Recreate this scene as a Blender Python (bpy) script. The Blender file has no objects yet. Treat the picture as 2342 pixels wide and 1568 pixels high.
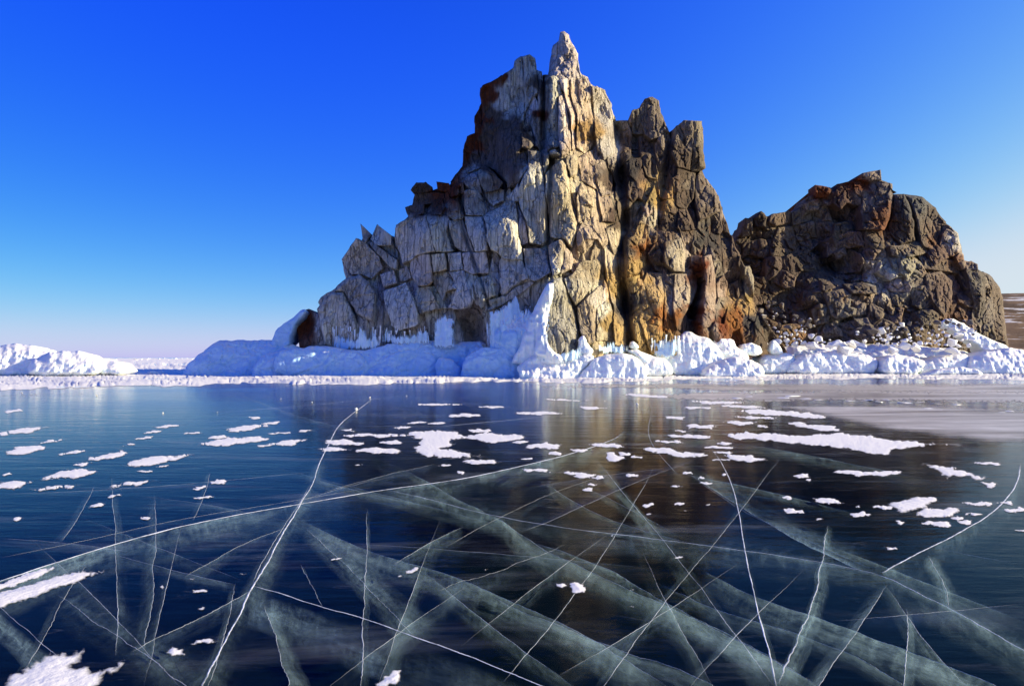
import bpy, bmesh, math, random
import numpy as np
from mathutils import Vector
from mathutils.geometry import delaunay_2d_cdt

random.seed(7)
rng = np.random.default_rng(7)
scene = bpy.context.scene
COL = scene.collection

# ------------------------------------------------------------------ camera
# Level camera 1.7 m above the lake ice; lens shift keeps the rock's verticals upright.
W0, H0 = 2342.0, 1568.0          # measuring grid used for the survey of the photograph
F = W0 * 22.0 / 36.0             # focal length in survey units
CX, YH, EYE = 1171.0, 817.0, 1.7
cam_data = bpy.data.cameras.new('camera')
cam_data.sensor_width = 36.0
cam_data.lens = 22.0
cam_data.shift_y = (YH - H0 / 2) / W0
cam_data.clip_start = 0.1
cam_data.clip_end = 20000
cam = bpy.data.objects.new('camera', cam_data)
COL.objects.link(cam)
cam.location = (0, 0, EYE)
cam.rotation_euler = (math.radians(90), 0, 0)
scene.camera = cam

# ------------------------------------------------------------------ sun, sky, exposure
SUN_EL = math.radians(17.0)
SUN_AZ = math.radians(96.0)     # clockwise from the viewing direction (+Y): right, slightly behind
SUN_STRENGTH = 5.0
SKY_STRENGTH = 0.10
EXPOSURE = 0.9
sun_dir = Vector((math.cos(SUN_EL) * math.sin(SUN_AZ), math.cos(SUN_EL) * math.cos(SUN_AZ), math.sin(SUN_EL)))
sd = bpy.data.lights.new('sun', 'SUN')
sd.energy = SUN_STRENGTH
sd.angle = math.radians(0.5)
sd.color = (1.0, 0.88, 0.60)
sun = bpy.data.objects.new('sun', sd)
COL.objects.link(sun)
sun.rotation_euler = sun_dir.to_track_quat('Z', 'Y').to_euler()

world = bpy.data.worlds.new('World')
scene.world = world
world.use_nodes = True
wn = world.node_tree.nodes
wl = world.node_tree.links
sky = wn.new('ShaderNodeTexSky')
sky.sky_type = 'NISHITA'
sky.sun_disc = False
sky.sun_elevation = SUN_EL
sky.sun_rotation = SUN_AZ
sky.altitude = 500
sky.air_density = 1.0
sky.dust_density = 0.3
sky.ozone_density = 2.5
# deep winter blue: the Nishita sky's own gradient with a steeper red and green response, paler towards the sun's side
def wmath(op, a, b=None, clamp=False):
    n = wn.new('ShaderNodeMath'); n.operation = op; n.use_clamp = clamp
    for s, v in ((0, a), (1, b)):
        if v is None: continue
        if isinstance(v, (int, float)): n.inputs[s].default_value = v
        else: wl.new(v, n.inputs[s])
    return n.outputs[0]
bg = wn['Background']
bg.inputs['Strength'].default_value = SKY_STRENGTH
sep = wn.new('ShaderNodeSeparateColor'); wl.new(sky.outputs[0], sep.inputs[0])
tcd = wn.new('ShaderNodeTexCoord'); sxyz = wn.new('ShaderNodeSeparateXYZ'); wl.new(tcd.outputs['Generated'], sxyz.inputs[0])
cmb = wn.new('ShaderNodeCombineColor')
GAIN = 1.0 / (SKY_STRENGTH * 2 ** EXPOSURE)
for ch, (k, pw, sx, top) in enumerate(((0.0245, 2.30, 1.63, 0.68), (0.0640, 1.52, 0.764, 0.80), (0.118, 2.5, 0.0, 0.95))):
    v = wmath('MULTIPLY', wmath('POWER', sep.outputs[ch], pw), k)
    if sx: v = wmath('MULTIPLY', v, wmath('POWER', math.e, wmath('MULTIPLY', sxyz.outputs[0], sx)))
    # soft shoulder so that the glow round the low sun does not run away
    v = wmath('DIVIDE', v, wmath('POWER', wmath('ADD', wmath('POWER', wmath('DIVIDE', v, top), 4.0), 1.0), 0.25))
    if ch == 0: red = v
    if ch == 2: v = wmath('SUBTRACT', v, wmath('MULTIPLY', red, 0.14))
    wl.new(wmath('MULTIPLY', v, GAIN), cmb.inputs[ch])
wl.new(cmb.outputs[0], bg.inputs['Color'])

scene.view_settings.view_transform = 'Standard'
scene.view_settings.look = 'None'
scene.view_settings.exposure = EXPOSURE
scene.view_settings.gamma = 1
scene.view_settings.use_curve_mapping = False
scene.render.engine = 'CYCLES'
scene.cycles.max_bounces = 8
scene.cycles.transparent_max_bounces = 24
scene.cycles.use_denoising = True

# ------------------------------------------------------------------ survey helpers
def Zm(x0, y0, k):
    return lambda pts: [(x0 + x * k, y0 + y * k) for x, y in pts]
D_ = lambda pts: list(pts)
A_ = Zm(914.84, 45.74, 0.3125)
B_ = Zm(686.1, 365.9, 0.32673)
C_ = Zm(1189.3, 457.4, 0.27344)
E_ = Zm(1610.1, 365.9, 0.32673)
L_ = Zm(0.0, 622.1, 0.33593)
G6 = Zm(0.0, 823.4, 0.5)
G7 = Zm(1171.0, 823.4, 0.5)

def unproject(x, y, d):
    return np.stack([(x - CX) / F * d, d + 0 * x, EYE - (y - YH) / F * d], axis=-1)

def ground_d(y, depth=0.0):
    return (EYE + depth) * F / (y - YH)

def place_words(x, y, marks):
    """where a thing lies, in words: beside the nearest landmark one can find"""
    d = [((x - a) ** 2 + ((y - b) * 3) ** 2, a, b, w) for a, b, w in marks]
    _, a, b, w = min(d)
    dx, dy = x - a, (y - b) * 3
    if abs(dx) > 2.2 * abs(dy): rel = 'right of' if dx > 0 else 'left of'
    elif abs(dy) > 2.2 * abs(dx): rel = 'in front of' if dy > 0 else 'beyond'
    else: rel = ('in front and ' if dy > 0 else 'beyond and ') + ('right of' if dx > 0 else 'left of')
    far = math.hypot(dx, dy)
    return ('close ' if far < 60 else 'well ' if far > 170 else '') + rel + ' ' + w

# ------------------------------------------------------------------ numpy noise
def _hash(ix, iy, iz, s=0):
    h = (ix.astype(np.int64) * 374761393 + iy.astype(np.int64) * 668265263 + iz.astype(np.int64) * 2147483647 + s * 974634777) & 0xFFFFFFFF
    h = ((h ^ (h >> 13)) * 1274126177) & 0xFFFFFFFF
    h = ((h ^ (h >> 16)) * 2246822519) & 0xFFFFFFFF
    h = h ^ (h >> 15)
    return (h & 0xFFFFFF) / float(0xFFFFFF)

def vnoise(p, s=0):
    i = np.floor(p)
    f = p - i
    u = f * f * f * (f * (f * 6 - 15) + 10)
    r = 0
    for dx in (0, 1):
        for dy in (0, 1):
            for dz in (0, 1):
                w = (u[:, 0] if dx else 1 - u[:, 0]) * (u[:, 1] if dy else 1 - u[:, 1]) * (u[:, 2] if dz else 1 - u[:, 2])
                r = r + w * _hash(i[:, 0] + dx, i[:, 1] + dy, i[:, 2] + dz, s)
    return r * 2 - 1

def fbm(p, octv=4, s=0, gain=0.5):
    r, a, q = 0, 1.0, np.array(p, float)
    for o in range(octv):
        r = r + a * vnoise(q, s + o)
        q = q * 2.03 + 7.1
        a *= gain
    return r

def worley(p, s=0):
    i = np.floor(p)
    f1 = np.full(len(p), 9.0); f2 = np.full(len(p), 9.0); cid = np.zeros(len(p))
    for dx in (-1, 0, 1):
        for dy in (-1, 0, 1):
            for dz in (-1, 0, 1):
                cx, cy, cz = i[:, 0] + dx, i[:, 1] + dy, i[:, 2] + dz
                q = np.stack([cx + _hash(cx, cy, cz, s + 1), cy + _hash(cx, cy, cz, s + 2), cz + _hash(cx, cy, cz, s + 3)], -1)
                d = np.sqrt(((q - p) ** 2).sum(-1))
                h = _hash(cx, cy, cz, s + 4)
                m = d < f1
                f2 = np.where(m, f1, np.minimum(f2, d))
                cid = np.where(m, h, cid)
                f1 = np.where(m, d, f1)
    return f1, f2, cid

# ------------------------------------------------------------------ polygon helpers
def resample(poly, step, closed=True):
    out = []
    n = len(poly)
    for k in range(n if closed else n - 1):
        a = np.array(poly[k], float); b = np.array(poly[(k + 1) % n], float)
        m = max(1, int(round(np.hypot(*(b - a)) / step)))
        for t in range(m):
            out.append(a + (b - a) * t / m)
    if not closed:
        out.append(np.array(poly[-1], float))
    return np.array(out)

def chaikin(poly, it=2):
    p = [np.array(q, float) for q in poly]
    for _ in range(it):
        r = []
        for k in range(len(p)):
            a, b = p[k], p[(k + 1) % len(p)]
            r += [a * .75 + b * .25, a * .25 + b * .75]
        p = r
    return p

def chaikin_open(poly, it=2):
    p = [np.array(q, float) for q in poly]
    for _ in range(it):
        r = [p[0]]
        for k in range(len(p) - 1):
            a, b = p[k], p[k + 1]
            r += [a * .75 + b * .25, a * .25 + b * .75]
        r.append(p[-1])
        p = r
    return p

def area(poly):
    p = np.asarray(poly); q = np.roll(p, -1, 0)
    return 0.5 * float((p[:, 0] * q[:, 1] - q[:, 0] * p[:, 1]).sum())

def query(pts, ring):
    """inside flag, distance to the outline and horizontal distance to the outline on the right"""
    a = ring; b = np.roll(ring, -1, 0)
    ins = np.zeros(len(pts), bool); dist = np.zeros(len(pts)); right = np.zeros(len(pts))
    d = b - a
    dd = (d * d).sum(1) + 1e-9
    for c in range(0, len(pts), 2000):
        P = pts[c:c + 2000]
        px, py = P[:, :1], P[:, 1:]
        t = np.clip(((px - a[:, 0]) * d[:, 0] + (py - a[:, 1]) * d[:, 1]) / dd, 0, 1)
        dx = px - a[:, 0] - t * d[:, 0]; dy = py - a[:, 1] - t * d[:, 1]
        dist[c:c + 2000] = np.sqrt((dx * dx + dy * dy).min(1))
        cr = (a[:, 1] > py) != (b[:, 1] > py)
        xi = a[:, 0] + (py - a[:, 1]) * d[:, 0] / np.where(np.abs(d[:, 1]) < 1e-9, 1e-9, d[:, 1])
        hit = cr & (xi > px)
        ins[c:c + 2000] = hit.sum(1) % 2 == 1
        right[c:c + 2000] = np.where(hit, xi - px, 1e3).min(1)
    return ins, dist, right

def triangulate(ring, step, dy=None, rows_in=False):
    lo, hi = ring.min(0), ring.max(0)
    dy = dy or step * 0.87
    rows = np.arange(lo[1], hi[1], dy); cols = np.arange(lo[0], hi[0], step)
    gx, gy = np.meshgrid(cols, rows)
    gx = gx + (np.arange(len(rows)) % 2)[:, None] * step * .5
    g = np.stack([gx.ravel(), gy.ravel()], -1)
    g = g + (rng.random(g.shape) - .5) * np.array([step, dy]) * .45
    if len(g):
        sx = step / dy if dy else 1
        ins, dist, _ = query(g, ring)
        g = g[ins & (dist > (1.75 if rows_in else 0.55) * min(step, dy))]
    if rows_in:          # rows of vertices parallel to the outline, so that bevelled rims stay clean
        tg = np.roll(ring, -1, 0) - np.roll(ring, 1, 0)
        nr = np.stack([-tg[:, 1], tg[:, 0]], -1) / (np.linalg.norm(tg, axis=1)[:, None] + 1e-9)
        for kk in (.5, 1.15):
            q = ring + nr * step * kk
            ins, dist, _ = query(q, ring)
            g = np.vstack([g, q[ins & (dist > .8 * kk * step)]]) if len(g) else q[ins & (dist > .8 * kk * step)]
    n = len(ring)
    allv = np.vstack([ring, g]) if len(g) else ring
    v, e, f, _, _, _ = delaunay_2d_cdt([Vector((float(x), float(y))) for x, y in allv], [], [list(range(n))], 1, 1e-4)
    v = np.array([(q.x, q.y) for q in v])
    tri = [t if len(t) == 3 else None for t in f]
    tri = np.array([t for t in tri if t], int)
    if len(tri) == 0:
        return v, tri
    p0, p1, p2 = v[tri[:, 0]], v[tri[:, 1]], v[tri[:, 2]]
    ar = (p1[:, 0] - p0[:, 0]) * (p2[:, 1] - p0[:, 1]) - (p2[:, 0] - p0[:, 0]) * (p1[:, 1] - p0[:, 1])
    tri = np.where((ar > 0)[:, None], tri, tri[:, ::-1])       # facing the viewer
    tri = tri[np.abs(ar) > 1e-6]
    return v, tri

def clip_convex(subject, clipper):
    out = [tuple(p) for p in subject]
    c = list(clipper)
    if area(c) < 0:
        c = c[::-1]
    for k in range(len(c)):
        a, b = c[k], c[(k + 1) % len(c)]
        inp, out = out, []
        if not inp:
            return []
        def side(p):
            return (b[0] - a[0]) * (p[1] - a[1]) - (b[1] - a[1]) * (p[0] - a[0])
        for j in range(len(inp)):
            p, q = inp[j], inp[(j + 1) % len(inp)]
            sp, sq = side(p), side(q)
            if sp >= 0:
                out.append(p)
            if (sp >= 0) != (sq >= 0):
                t = sp / (sp - sq)
                out.append((p[0] + (q[0] - p[0]) * t, p[1] + (q[1] - p[1]) * t))
    return out

def idw(ctrl, power=2.5, soft=12.0):
    c = np.array([k[:2] for k in ctrl], float)
    v = np.array([k[2:] for k in ctrl], float)
    def f(P):
        out = np.zeros((len(P), v.shape[1]))
        for s in range(0, len(P), 4000):
            Q = P[s:s + 4000]
            d2 = ((Q[:, None, :] - c[None]) ** 2).sum(-1) + soft * soft
            w = d2 ** (-power / 2 - .5)
            out[s:s + 4000] = (w[:, :, None] * v[None]).sum(1) / w.sum(1)[:, None]
        return out
    return f

# ------------------------------------------------------------------ object helpers
def link(o, parent=None):
    COL.objects.link(o)
    if parent is not None:
        o.parent = parent
    return o

def tag(o, label=None, cat=None, group=None, kind=None):
    if label: o['label'] = label
    if cat: o['category'] = cat
    if group: o['group'] = group
    if kind: o['kind'] = kind
    return o

def empty(name, loc=(0, 0, 0)):
    o = bpy.data.objects.new(name, None)
    o.location = loc
    o.empty_display_size = 0.5
    return link(o)

def make_mesh(name, verts, faces, mat, parent=None, smooth=False, attrs=None, crease=None):
    me = bpy.data.meshes.new(name)
    verts = np.asarray(verts, float)
    if parent is not None and parent.type == 'EMPTY':
        verts = verts - np.array(parent.location)
    me.from_pydata(verts.tolist(), [], faces)
    me.materials.append(mat)
    if smooth:
        me.polygons.foreach_set('use_smooth', [True] * len(me.polygons))
    for k, a in (attrs or {}).items():
        a = np.asarray(a, float)
        if a.ndim == 1:
            at = me.attributes.new(k, 'FLOAT', 'POINT'); at.data.foreach_set('value', a)
        else:
            at = me.attributes.new(k, 'FLOAT_VECTOR', 'POINT'); at.data.foreach_set('vector', a.ravel())
    me.update()
    if crease: me.set_sharp_from_angle(angle=math.radians(crease))
    o = bpy.data.objects.new(name, me)
    return link(o, parent)

def relief(name, poly, dfn, mat, parent=None, step=2.4, T=2.5, wob=1.6, bev_px=2.8, bev_m=0.16,
           facets=2, fslope=0.28, cham=0.0, cham_s=1.3, lift=0.0, amp=0.055, nscale=(1.2, 1.2, 0.5),
           cell=0.0, cscale=(0.5, 0.5, 0.3), smooth=False, round_it=0, colfn=None, seed=0, taper=0.9, extra=None, vamp=0.0, plates=0.0):
    """A closed solid: surveyed outline, sculpted front, side walls T metres deep and a back."""
    rs = np.random.default_rng(seed + 11)
    if round_it:
        poly = chaikin(poly, round_it)
    if area(poly) < 0:
        poly = list(poly)[::-1]
    ring = resample(poly, step)
    if wob:
        q = np.column_stack([ring * 0.055, np.full(len(ring), seed * 3.7)])
        q2 = np.column_stack([ring * 0.16, np.full(len(ring), seed * 1.3)])
        ring = ring + wob * np.stack([fbm(q, 2, 5) + .3 * vnoise(q2, 8), fbm(q, 2, 9) + .3 * vnoise(q2, 12)], -1)
    v, tri = triangulate(ring, step, None, not smooth)
    if len(tri) < 4:
        return None
    ins, dist, right = query(v, ring)
    base = dfn(v)
    d = base - lift
    m_px = base / F
    cen = ring.mean(0)
    rim = dist < .9        # on the outline itself the distance to its right side is taken a little inward
    if rim.any():
        inw = cen - v[rim]; inw /= np.linalg.norm(inw, axis=1)[:, None] + 1e-9
        right[rim] = query(v[rim] + inw * 1.2, ring)[2]
    span = np.ptp(ring, axis=0)
    if facets:
        offs = []
        for k in range(facets):
            an = rs.uniform(0, 2 * math.pi)
            sl = rs.uniform(0.05, fslope)
            c0 = cen + (rs.random(2) - .5) * span * .35
            offs.append(((v[:, 0] - c0[0]) * math.cos(an) + (v[:, 1] - c0[1]) * math.sin(an)) * m_px * sl)
        d = d + np.max(offs, axis=0)
    if cham:
        d = d + np.clip(cham - right, 0, None) * m_px * cham_s
    t = np.clip(1 - dist / bev_px, 0, 1)
    d = d + bev_m * (1 - np.sqrt(np.clip(1 - t * t, 0, 1)))
    P = unproject(v[:, 0], v[:, 1], base)
    ns = np.array(nscale)
    if amp:
        d = d + amp * fbm(P * ns + seed * 5.3, 4, 3) + amp * .35 * fbm(P * ns * 4.1 + seed, 2, 30)
    if vamp:
        lean = P[:, [0, 1, 2]] + np.array([0.16, 0, 0]) * P[:, 2:3]
        rid = vnoise(lean * np.array([2.6, 1.2, .16]) + seed * 2.1, 91) + .5 * vnoise(lean * np.array([6.5, 2.2, .3]) + seed, 92)
        d = d + vamp * rid
    if plates:
        # upright plates split by long fissures: each plate stands a little forward or back of the next
        u = P[:, 0] + .17 * P[:, 2] + .35 * P[:, 1] + .28 * fbm(P * np.array([.35, .35, .22]), 3, 61)
        zrow = np.floor(P[:, 2] / 7.5 + .6 * vnoise(np.column_stack([np.floor(u / 1.6), 0 * u, 0 * u]) + .5, 62))
        for wdt, am, sd0 in ((1.25, 1.0, 3), (.52, .5, 5)):
            ci = np.floor(u / wdt); fr = u / wdt - ci
            tr_ = np.clip((fr - .78) / .22, 0, 1); tr_ = tr_ * tr_ * (3 - 2 * tr_)
            off = _hash(ci, zrow, 0 * ci, sd0) * (1 - tr_) + _hash(ci + 1, zrow, 0 * ci, sd0) * tr_ - .5
            gro = np.clip(1 - np.minimum(fr, 1 - fr) / .10, 0, 1)
            d = d + plates * am * (off + .55 * gro * _hash(ci + (fr > .5), 0 * ci, 0 * ci, sd0 + 40))
    if cell:
        cell = cell * np.clip(dist / 9.0, .12, 1)
        f1, f2, cid = worley(P * np.array(cscale) + seed * .37 + .25 * np.stack([vnoise(P * .9, 41), vnoise(P * .9, 42), vnoise(P * .9, 43)], -1), 50)
        d = d + cell * (cid - .5) + cell * .8 * np.clip(0.16 - (f2 - f1), 0, 1) / .16
        f1, f2, cid = worley(P * np.array(cscale) * 2.7 + seed, 60)
        d = d + cell * .38 * (cid - .5) + cell * .3 * np.clip(0.15 - (f2 - f1), 0, 1) / .15
    if extra is not None:
        d = d + extra(v, dist, P)
    front = unproject(v[:, 0], v[:, 1], d)
    # boundary loop -> side walls -> back
    e = np.vstack([tri[:, [0, 1]], tri[:, [1, 2]], tri[:, [2, 0]]])
    key = np.sort(e, 1)
    K = key[:, 0].astype(np.int64) * 10_000_000 + key[:, 1]
    uq, first, cnt = np.unique(K, return_index=True, return_counts=True)
    be = e[first[cnt == 1]]
    bidx = np.unique(be)
    bm_ = {int(o): len(v) + k for k, o in enumerate(bidx)}
    bc = v[bidx]
    back2 = cen + (bc - cen) * taper
    db = np.maximum(base[bidx].mean() * .35 + base[bidx] * .65 + T, d[bidx] + .3 * T)
    back = unproject(back2[:, 0], back2[:, 1], db)
    # back vertices keep the front's world offset, so the solid does not fan out with distance
    sc = (base[bidx] / db)[:, None]
    back[:, 0] = back[:, 0] * sc[:, 0]
    back[:, 2] = EYE + (back[:, 2] - EYE) * sc[:, 0]
    faces = tri.tolist()
    for a, b in be.tolist():
        faces.append((b, a, bm_[a], bm_[b]))
    nxt = {int(a): int(b) for a, b in be.tolist()}
    seen = set()
    for s0 in list(nxt):
        if s0 in seen: continue
        loop = []; c = s0
        while c not in seen and c in nxt:
            seen.add(c); loop.append(bm_[c]); c = nxt[c]
        if len(loop) > 2:
            faces.append(tuple(loop[::-1]))
    verts = np.vstack([front, back])
    attrs = {}
    if colfn is not None:
        vv = np.vstack([v, bc])
        attrs['tint'] = colfn(vv, rs)
    if smooth:
        attrs['edge'] = np.concatenate([dist, np.zeros(len(bidx))])
    return make_mesh(name, verts, faces, mat, parent, True, attrs, None if smooth else 38)

# ------------------------------------------------------------------ materials
class NT:
    def __init__(self, name):
        self.m = bpy.data.materials.new(name); self.m.use_nodes = True
        self.t = self.m.node_tree; self.n = self.t.nodes; self.l = self.t.links
        self.n.clear()
        self.out = self.n.new('ShaderNodeOutputMaterial')
    def add(self, kind, **kw):
        n = self.n.new(kind)
        for k, v in kw.items():
            setattr(n, k, v)
        return n
    def set(self, sock, v):
        if hasattr(v, 'default_value') and not isinstance(v, (int, float, tuple)):
            self.l.new(v, sock)
        else:
            sock.default_value = v
    def pos(self, scale=(1, 1, 1), rot=(0, 0, 0)):
        g = self.add('ShaderNodeNewGeometry')
        mp = self.add('ShaderNodeMapping')
        mp.inputs['Scale'].default_value = scale
        mp.inputs['Rotation'].default_value = rot
        self.l.new(g.outputs['Position'], mp.inputs['Vector'])
        return mp.outputs[0]
    def noise(self, vec, scale=1.0, detail=4.0, rough=0.55, dist=0.0):
        n = self.add('ShaderNodeTexNoise')
        self.l.new(vec, n.inputs['Vector'])
        n.inputs['Scale'].default_value = scale; n.inputs['Detail'].default_value = detail
        n.inputs['Roughness'].default_value = rough; n.inputs['Distortion'].default_value = dist
        return n.outputs['Fac']
    def ramp(self, fac, a, b, va=0.0, vb=1.0):
        r = self.add('ShaderNodeMapRange'); r.clamp = True
        r.interpolation_type = 'SMOOTHSTEP'
        self.l.new(fac, r.inputs[0])
        for i, v in enumerate((a, b, va, vb)):
            r.inputs[i + 1].default_value = v
        return r.outputs[0]
    def math(self, op, a, b=0.0, clamp=False):
        n = self.add('ShaderNodeMath', operation=op); n.use_clamp = clamp
        self.set(n.inputs[0], a); self.set(n.inputs[1], b)
        return n.outputs[0]
    def mix(self, fac, a, b, mode='MIX'):
        n = self.add('ShaderNodeMix', data_type='RGBA', blend_type=mode)
        self.set(n.inputs[0], fac); self.set(n.inputs[6], a); self.set(n.inputs[7], b)
        return n.outputs[2]
    def bump(self, h, strength, dist, prev=None):
        b = self.add('ShaderNodeBump')
        b.inputs['Strength'].default_value = strength; b.inputs['Distance'].default_value = dist
        self.l.new(h, b.inputs['Height'])
        if prev is not None: self.l.new(prev, b.inputs['Normal'])
        return b.outputs[0]
    def attr(self, name):
        a = self.add('ShaderNodeAttribute'); a.attribute_name = name
        return a
    def diffuse(self, col, normal=None, rough=0.0):
        d = self.add('ShaderNodeBsdfDiffuse')
        self.set(d.inputs['Color'], col); d.inputs['Roughness'].default_value = rough
        if normal is not None: self.l.new(normal, d.inputs['Normal'])
        return d.outputs[0]
    def principled(self, col, rough, normal=None, spec=0.3):
        p = self.add('ShaderNodeBsdfPrincipled')
        self.set(p.inputs['Base Color'], col); self.set(p.inputs['Roughness'], rough)
        p.inputs['Specular IOR Level'].default_value = spec
        if normal is not None: self.l.new(normal, p.inputs['Normal'])
        return p
    def mixsh(self, fac, a, b):
        n = self.add('ShaderNodeMixShader')
        self.set(n.inputs[0], fac); self.l.new(a, n.inputs[1]); self.l.new(b, n.inputs[2])
        return n.outputs[0]
    def done(self, sh):
        self.l.new(sh, self.out.inputs['Surface'])
        return self.m

def rock_material(name, streak=1.0, contrast=1.0, gain=1.0):
    t = NT(name)
    tint = t.attr('tint').outputs['Color']
    tilt = (0.0, math.radians(-9), 0.0)
    fib = t.noise(t.pos((5.5, 3.0, 0.42), tilt), 1.0, 6, 0.62, 0.25)
    fine = t.noise(t.pos((17, 9, 1.5), tilt), 1.0, 4, 0.6)
    blot = t.noise(t.pos((0.55, 0.55, 0.38)), 1.0, 6, 0.62, 0.6)
    lich = t.noise(t.pos((1.8, 1.8, 1.5)), 1.0, 7, 0.7, 0.9)
    grit = t.noise(t.pos((11, 11, 11)), 1.0, 5, 0.7)
    vor = t.add('ShaderNodeTexVoronoi', feature='DISTANCE_TO_EDGE')
    warp = t.add('ShaderNodeVectorMath', operation='ADD')
    wv = t.add('ShaderNodeTexNoise'); t.l.new(t.pos((1, 1, 1)), wv.inputs['Vector']); wv.inputs['Scale'].default_value = 1.6
    t.l.new(t.pos((0.62, 0.62, 0.22), tilt), warp.inputs[0]); t.l.new(wv.outputs['Color'], warp.inputs[1])
    t.l.new(warp.outputs[0], vor.inputs['Vector']); vor.inputs['Scale'].default_value = 1.35
    crack = t.ramp(vor.outputs['Distance'], 0.0, 0.022)
    fis = t.add('ShaderNodeTexVoronoi', feature='DISTANCE_TO_EDGE')
    fw = t.add('ShaderNodeVectorMath', operation='MULTIPLY_ADD')
    fw.inputs[1].default_value = (0.35, 0.35, 0.35)
    t.l.new(wv.outputs['Color'], fw.inputs[0]); t.l.new(t.pos((1.5, 0.8, 0.10), tilt), fw.inputs[2])
    t.l.new(fw.outputs[0], fis.inputs['Vector']); fis.inputs['Scale'].default_value = 1.0
    fissure = t.ramp(fis.outputs['Distance'], 0.0, 0.05)
    oi = t.add('ShaderNodeObjectInfo')
    # mineral colour: tint, fibre streaks, grey-black lichen, rust seeps, pale fresh faces
    c = t.mix(t.ramp(fib, 0.34, 0.66, 0.0, 0.85 * streak), tint, (0.55, 0.55, 0.55, 1), 'MULTIPLY')
    c = t.mix(t.ramp(fine, 0.45, 0.75, 0, 0.35 * streak), c, t.mix(1.0, c, (0.45, 0.42, 0.40, 1), 'MULTIPLY'))
    c = t.mix(t.ramp(blot, 0.54, 0.74, 0, 0.65 * contrast), c, t.mix(1.0, c, (0.42, 0.36, 0.31, 1), 'MULTIPLY'))
    c = t.mix(t.ramp(blot, 0.30, 0.46, 0.55, 0.0), c, t.mix(1.0, c, (1.30, 1.24, 1.12, 1), 'MULTIPLY'))
    c = t.mix(t.ramp(lich, 0.57, 0.72, 0, 0.6 * contrast), c, (0.055, 0.045, 0.038, 1))
    rustn = t.noise(t.pos((1.1, 1.1, 0.5)), 1.0, 5, 0.6, 0.8)
    c = t.mix(t.ramp(rustn, 0.60, 0.74, 0, 0.6), c, (0.20, 0.085, 0.03, 1))
    c = t.mix(t.ramp(crack, 0.0, 1.0, 0.35, 0.0), c, (0.05, 0.04, 0.03, 1))
    c = t.mix(t.ramp(fissure, 0.0, 1.0, 0.5 * streak, 0.0), c, (0.045, 0.038, 0.032, 1))
    v = t.math('MULTIPLY_ADD', oi.outputs['Random'], 0.42)
    v.node.inputs[2].default_value = 0.80 * gain
    hsv = t.add('ShaderNodeHueSaturation')
    hsv.inputs['Saturation'].default_value = 1.05
    t.l.new(v, hsv.inputs['Value']); t.l.new(c, hsv.inputs['Color'])
    h = t.math('ADD', t.math('MULTIPLY', fib, 0.8 * streak), t.math('MULTIPLY', grit, 0.35))
    h = t.math('ADD', h, t.math('MULTIPLY', lich, 0.6))
    h = t.math('ADD', h, t.math('MULTIPLY', crack, 0.3))
    h = t.math('ADD', h, t.math('MULTIPLY', fine, 0.25))
    h = t.math('ADD', h, t.math('MULTIPLY', fissure, 0.6 * streak))
    nrm = t.bump(h, 0.9, 0.28)
    p = t.principled(hsv.outputs[0], 0.88, nrm, 0.2)
    return t.done(p.outputs[0])

M = {}
M['rock'] = rock_material('weathered_rock')
M['crumbly'] = rock_material('crumbly_rock', streak=0.6, contrast=1.3)

def ice_material(name, fl=1.0, col=(0.78, 0.83, 0.85, 1), thin=False, deep=(0.58, 0.70, 0.78, 1), cap=0.0):
    t = NT(name)
    flute = t.noise(t.pos((3.2, 3.2, 0.35)), 1.0, 4, 0.5, 0.2)
    lump = t.noise(t.pos((1.1, 1.1, 1.6)), 1.0, 5, 0.55)
    fine = t.noise(t.pos((7, 7, 6)), 1.0, 5, 0.7)
    clear = t.noise(t.pos((0.5, 0.5, 0.9)), 1.0, 4, 0.6, 0.4)
    c = t.mix(t.ramp(clear, 0.45, 0.75, 0, 0.75), col, deep)
    c = t.mix(t.ramp(flute, 0.55, 0.8, 0, 0.45), c, deep)
    g = t.add('ShaderNodeNewGeometry'); sp = t.add('ShaderNodeSeparateXYZ'); t.l.new(g.outputs['Normal'], sp.inputs[0])
    snow = t.ramp(t.math('ADD', sp.outputs[2], t.math('MULTIPLY', lump, 0.3)), 0.45 + cap, 0.75 + cap)
    c = t.mix(snow, c, (0.88, 0.85, 0.79, 1))
    h = t.math('ADD', t.math('MULTIPLY', flute, 1.0 * fl), t.math('MULTIPLY', lump, 0.8))
    h = t.math('ADD', h, t.math('MULTIPLY', fine, 0.45))
    nrm = t.bump(h, 0.5, 0.16)
    rough = t.ramp(clear, 0.4, 0.7, 0.72, 0.5)
    p = t.principled(c, rough, nrm, 0.25)
    p.inputs['Subsurface Weight'].default_value = 0.25
    p.inputs['Subsurface Radius'].default_value = (0.12, 0.2, 0.28)
    p.inputs['Subsurface Scale'].default_value = 1.0
    if thin:      # thin glaze: the rock shows through in streaks towards the ragged edge
        e = t.attr('edge').outputs['Fac']
        st = t.noise(t.pos((4.5, 4.5, 0.30)), 1.0, 5, 0.65, 0.3)
        a = t.ramp(t.math('ADD', t.math('MULTIPLY', st, 2.4), t.math('MULTIPLY', e, 0.06)), 1.45, 1.85)
        tr = t.add('ShaderNodeBsdfTransparent')
        return t.done(t.mixsh(a, tr.outputs[0], p.outputs[0]))
    return t.done(p.outputs[0])

M['ice'] = ice_material('shore_ice')
M['shaded_ice'] = ice_material('bare_shaded_ice', 1.0, (0.42, 0.61, 0.82, 1), False, (0.26, 0.46, 0.72, 1), 0.30)  # ice with less snow; the crag's blue shade is put into its colour
M['drip'] = ice_material('dripped_ice', 2.0, (0.56, 0.73, 0.86, 1), True, (0.38, 0.58, 0.78, 1))  # curtain ice tinted bluer as well, partly in place of the shade on it

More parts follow.
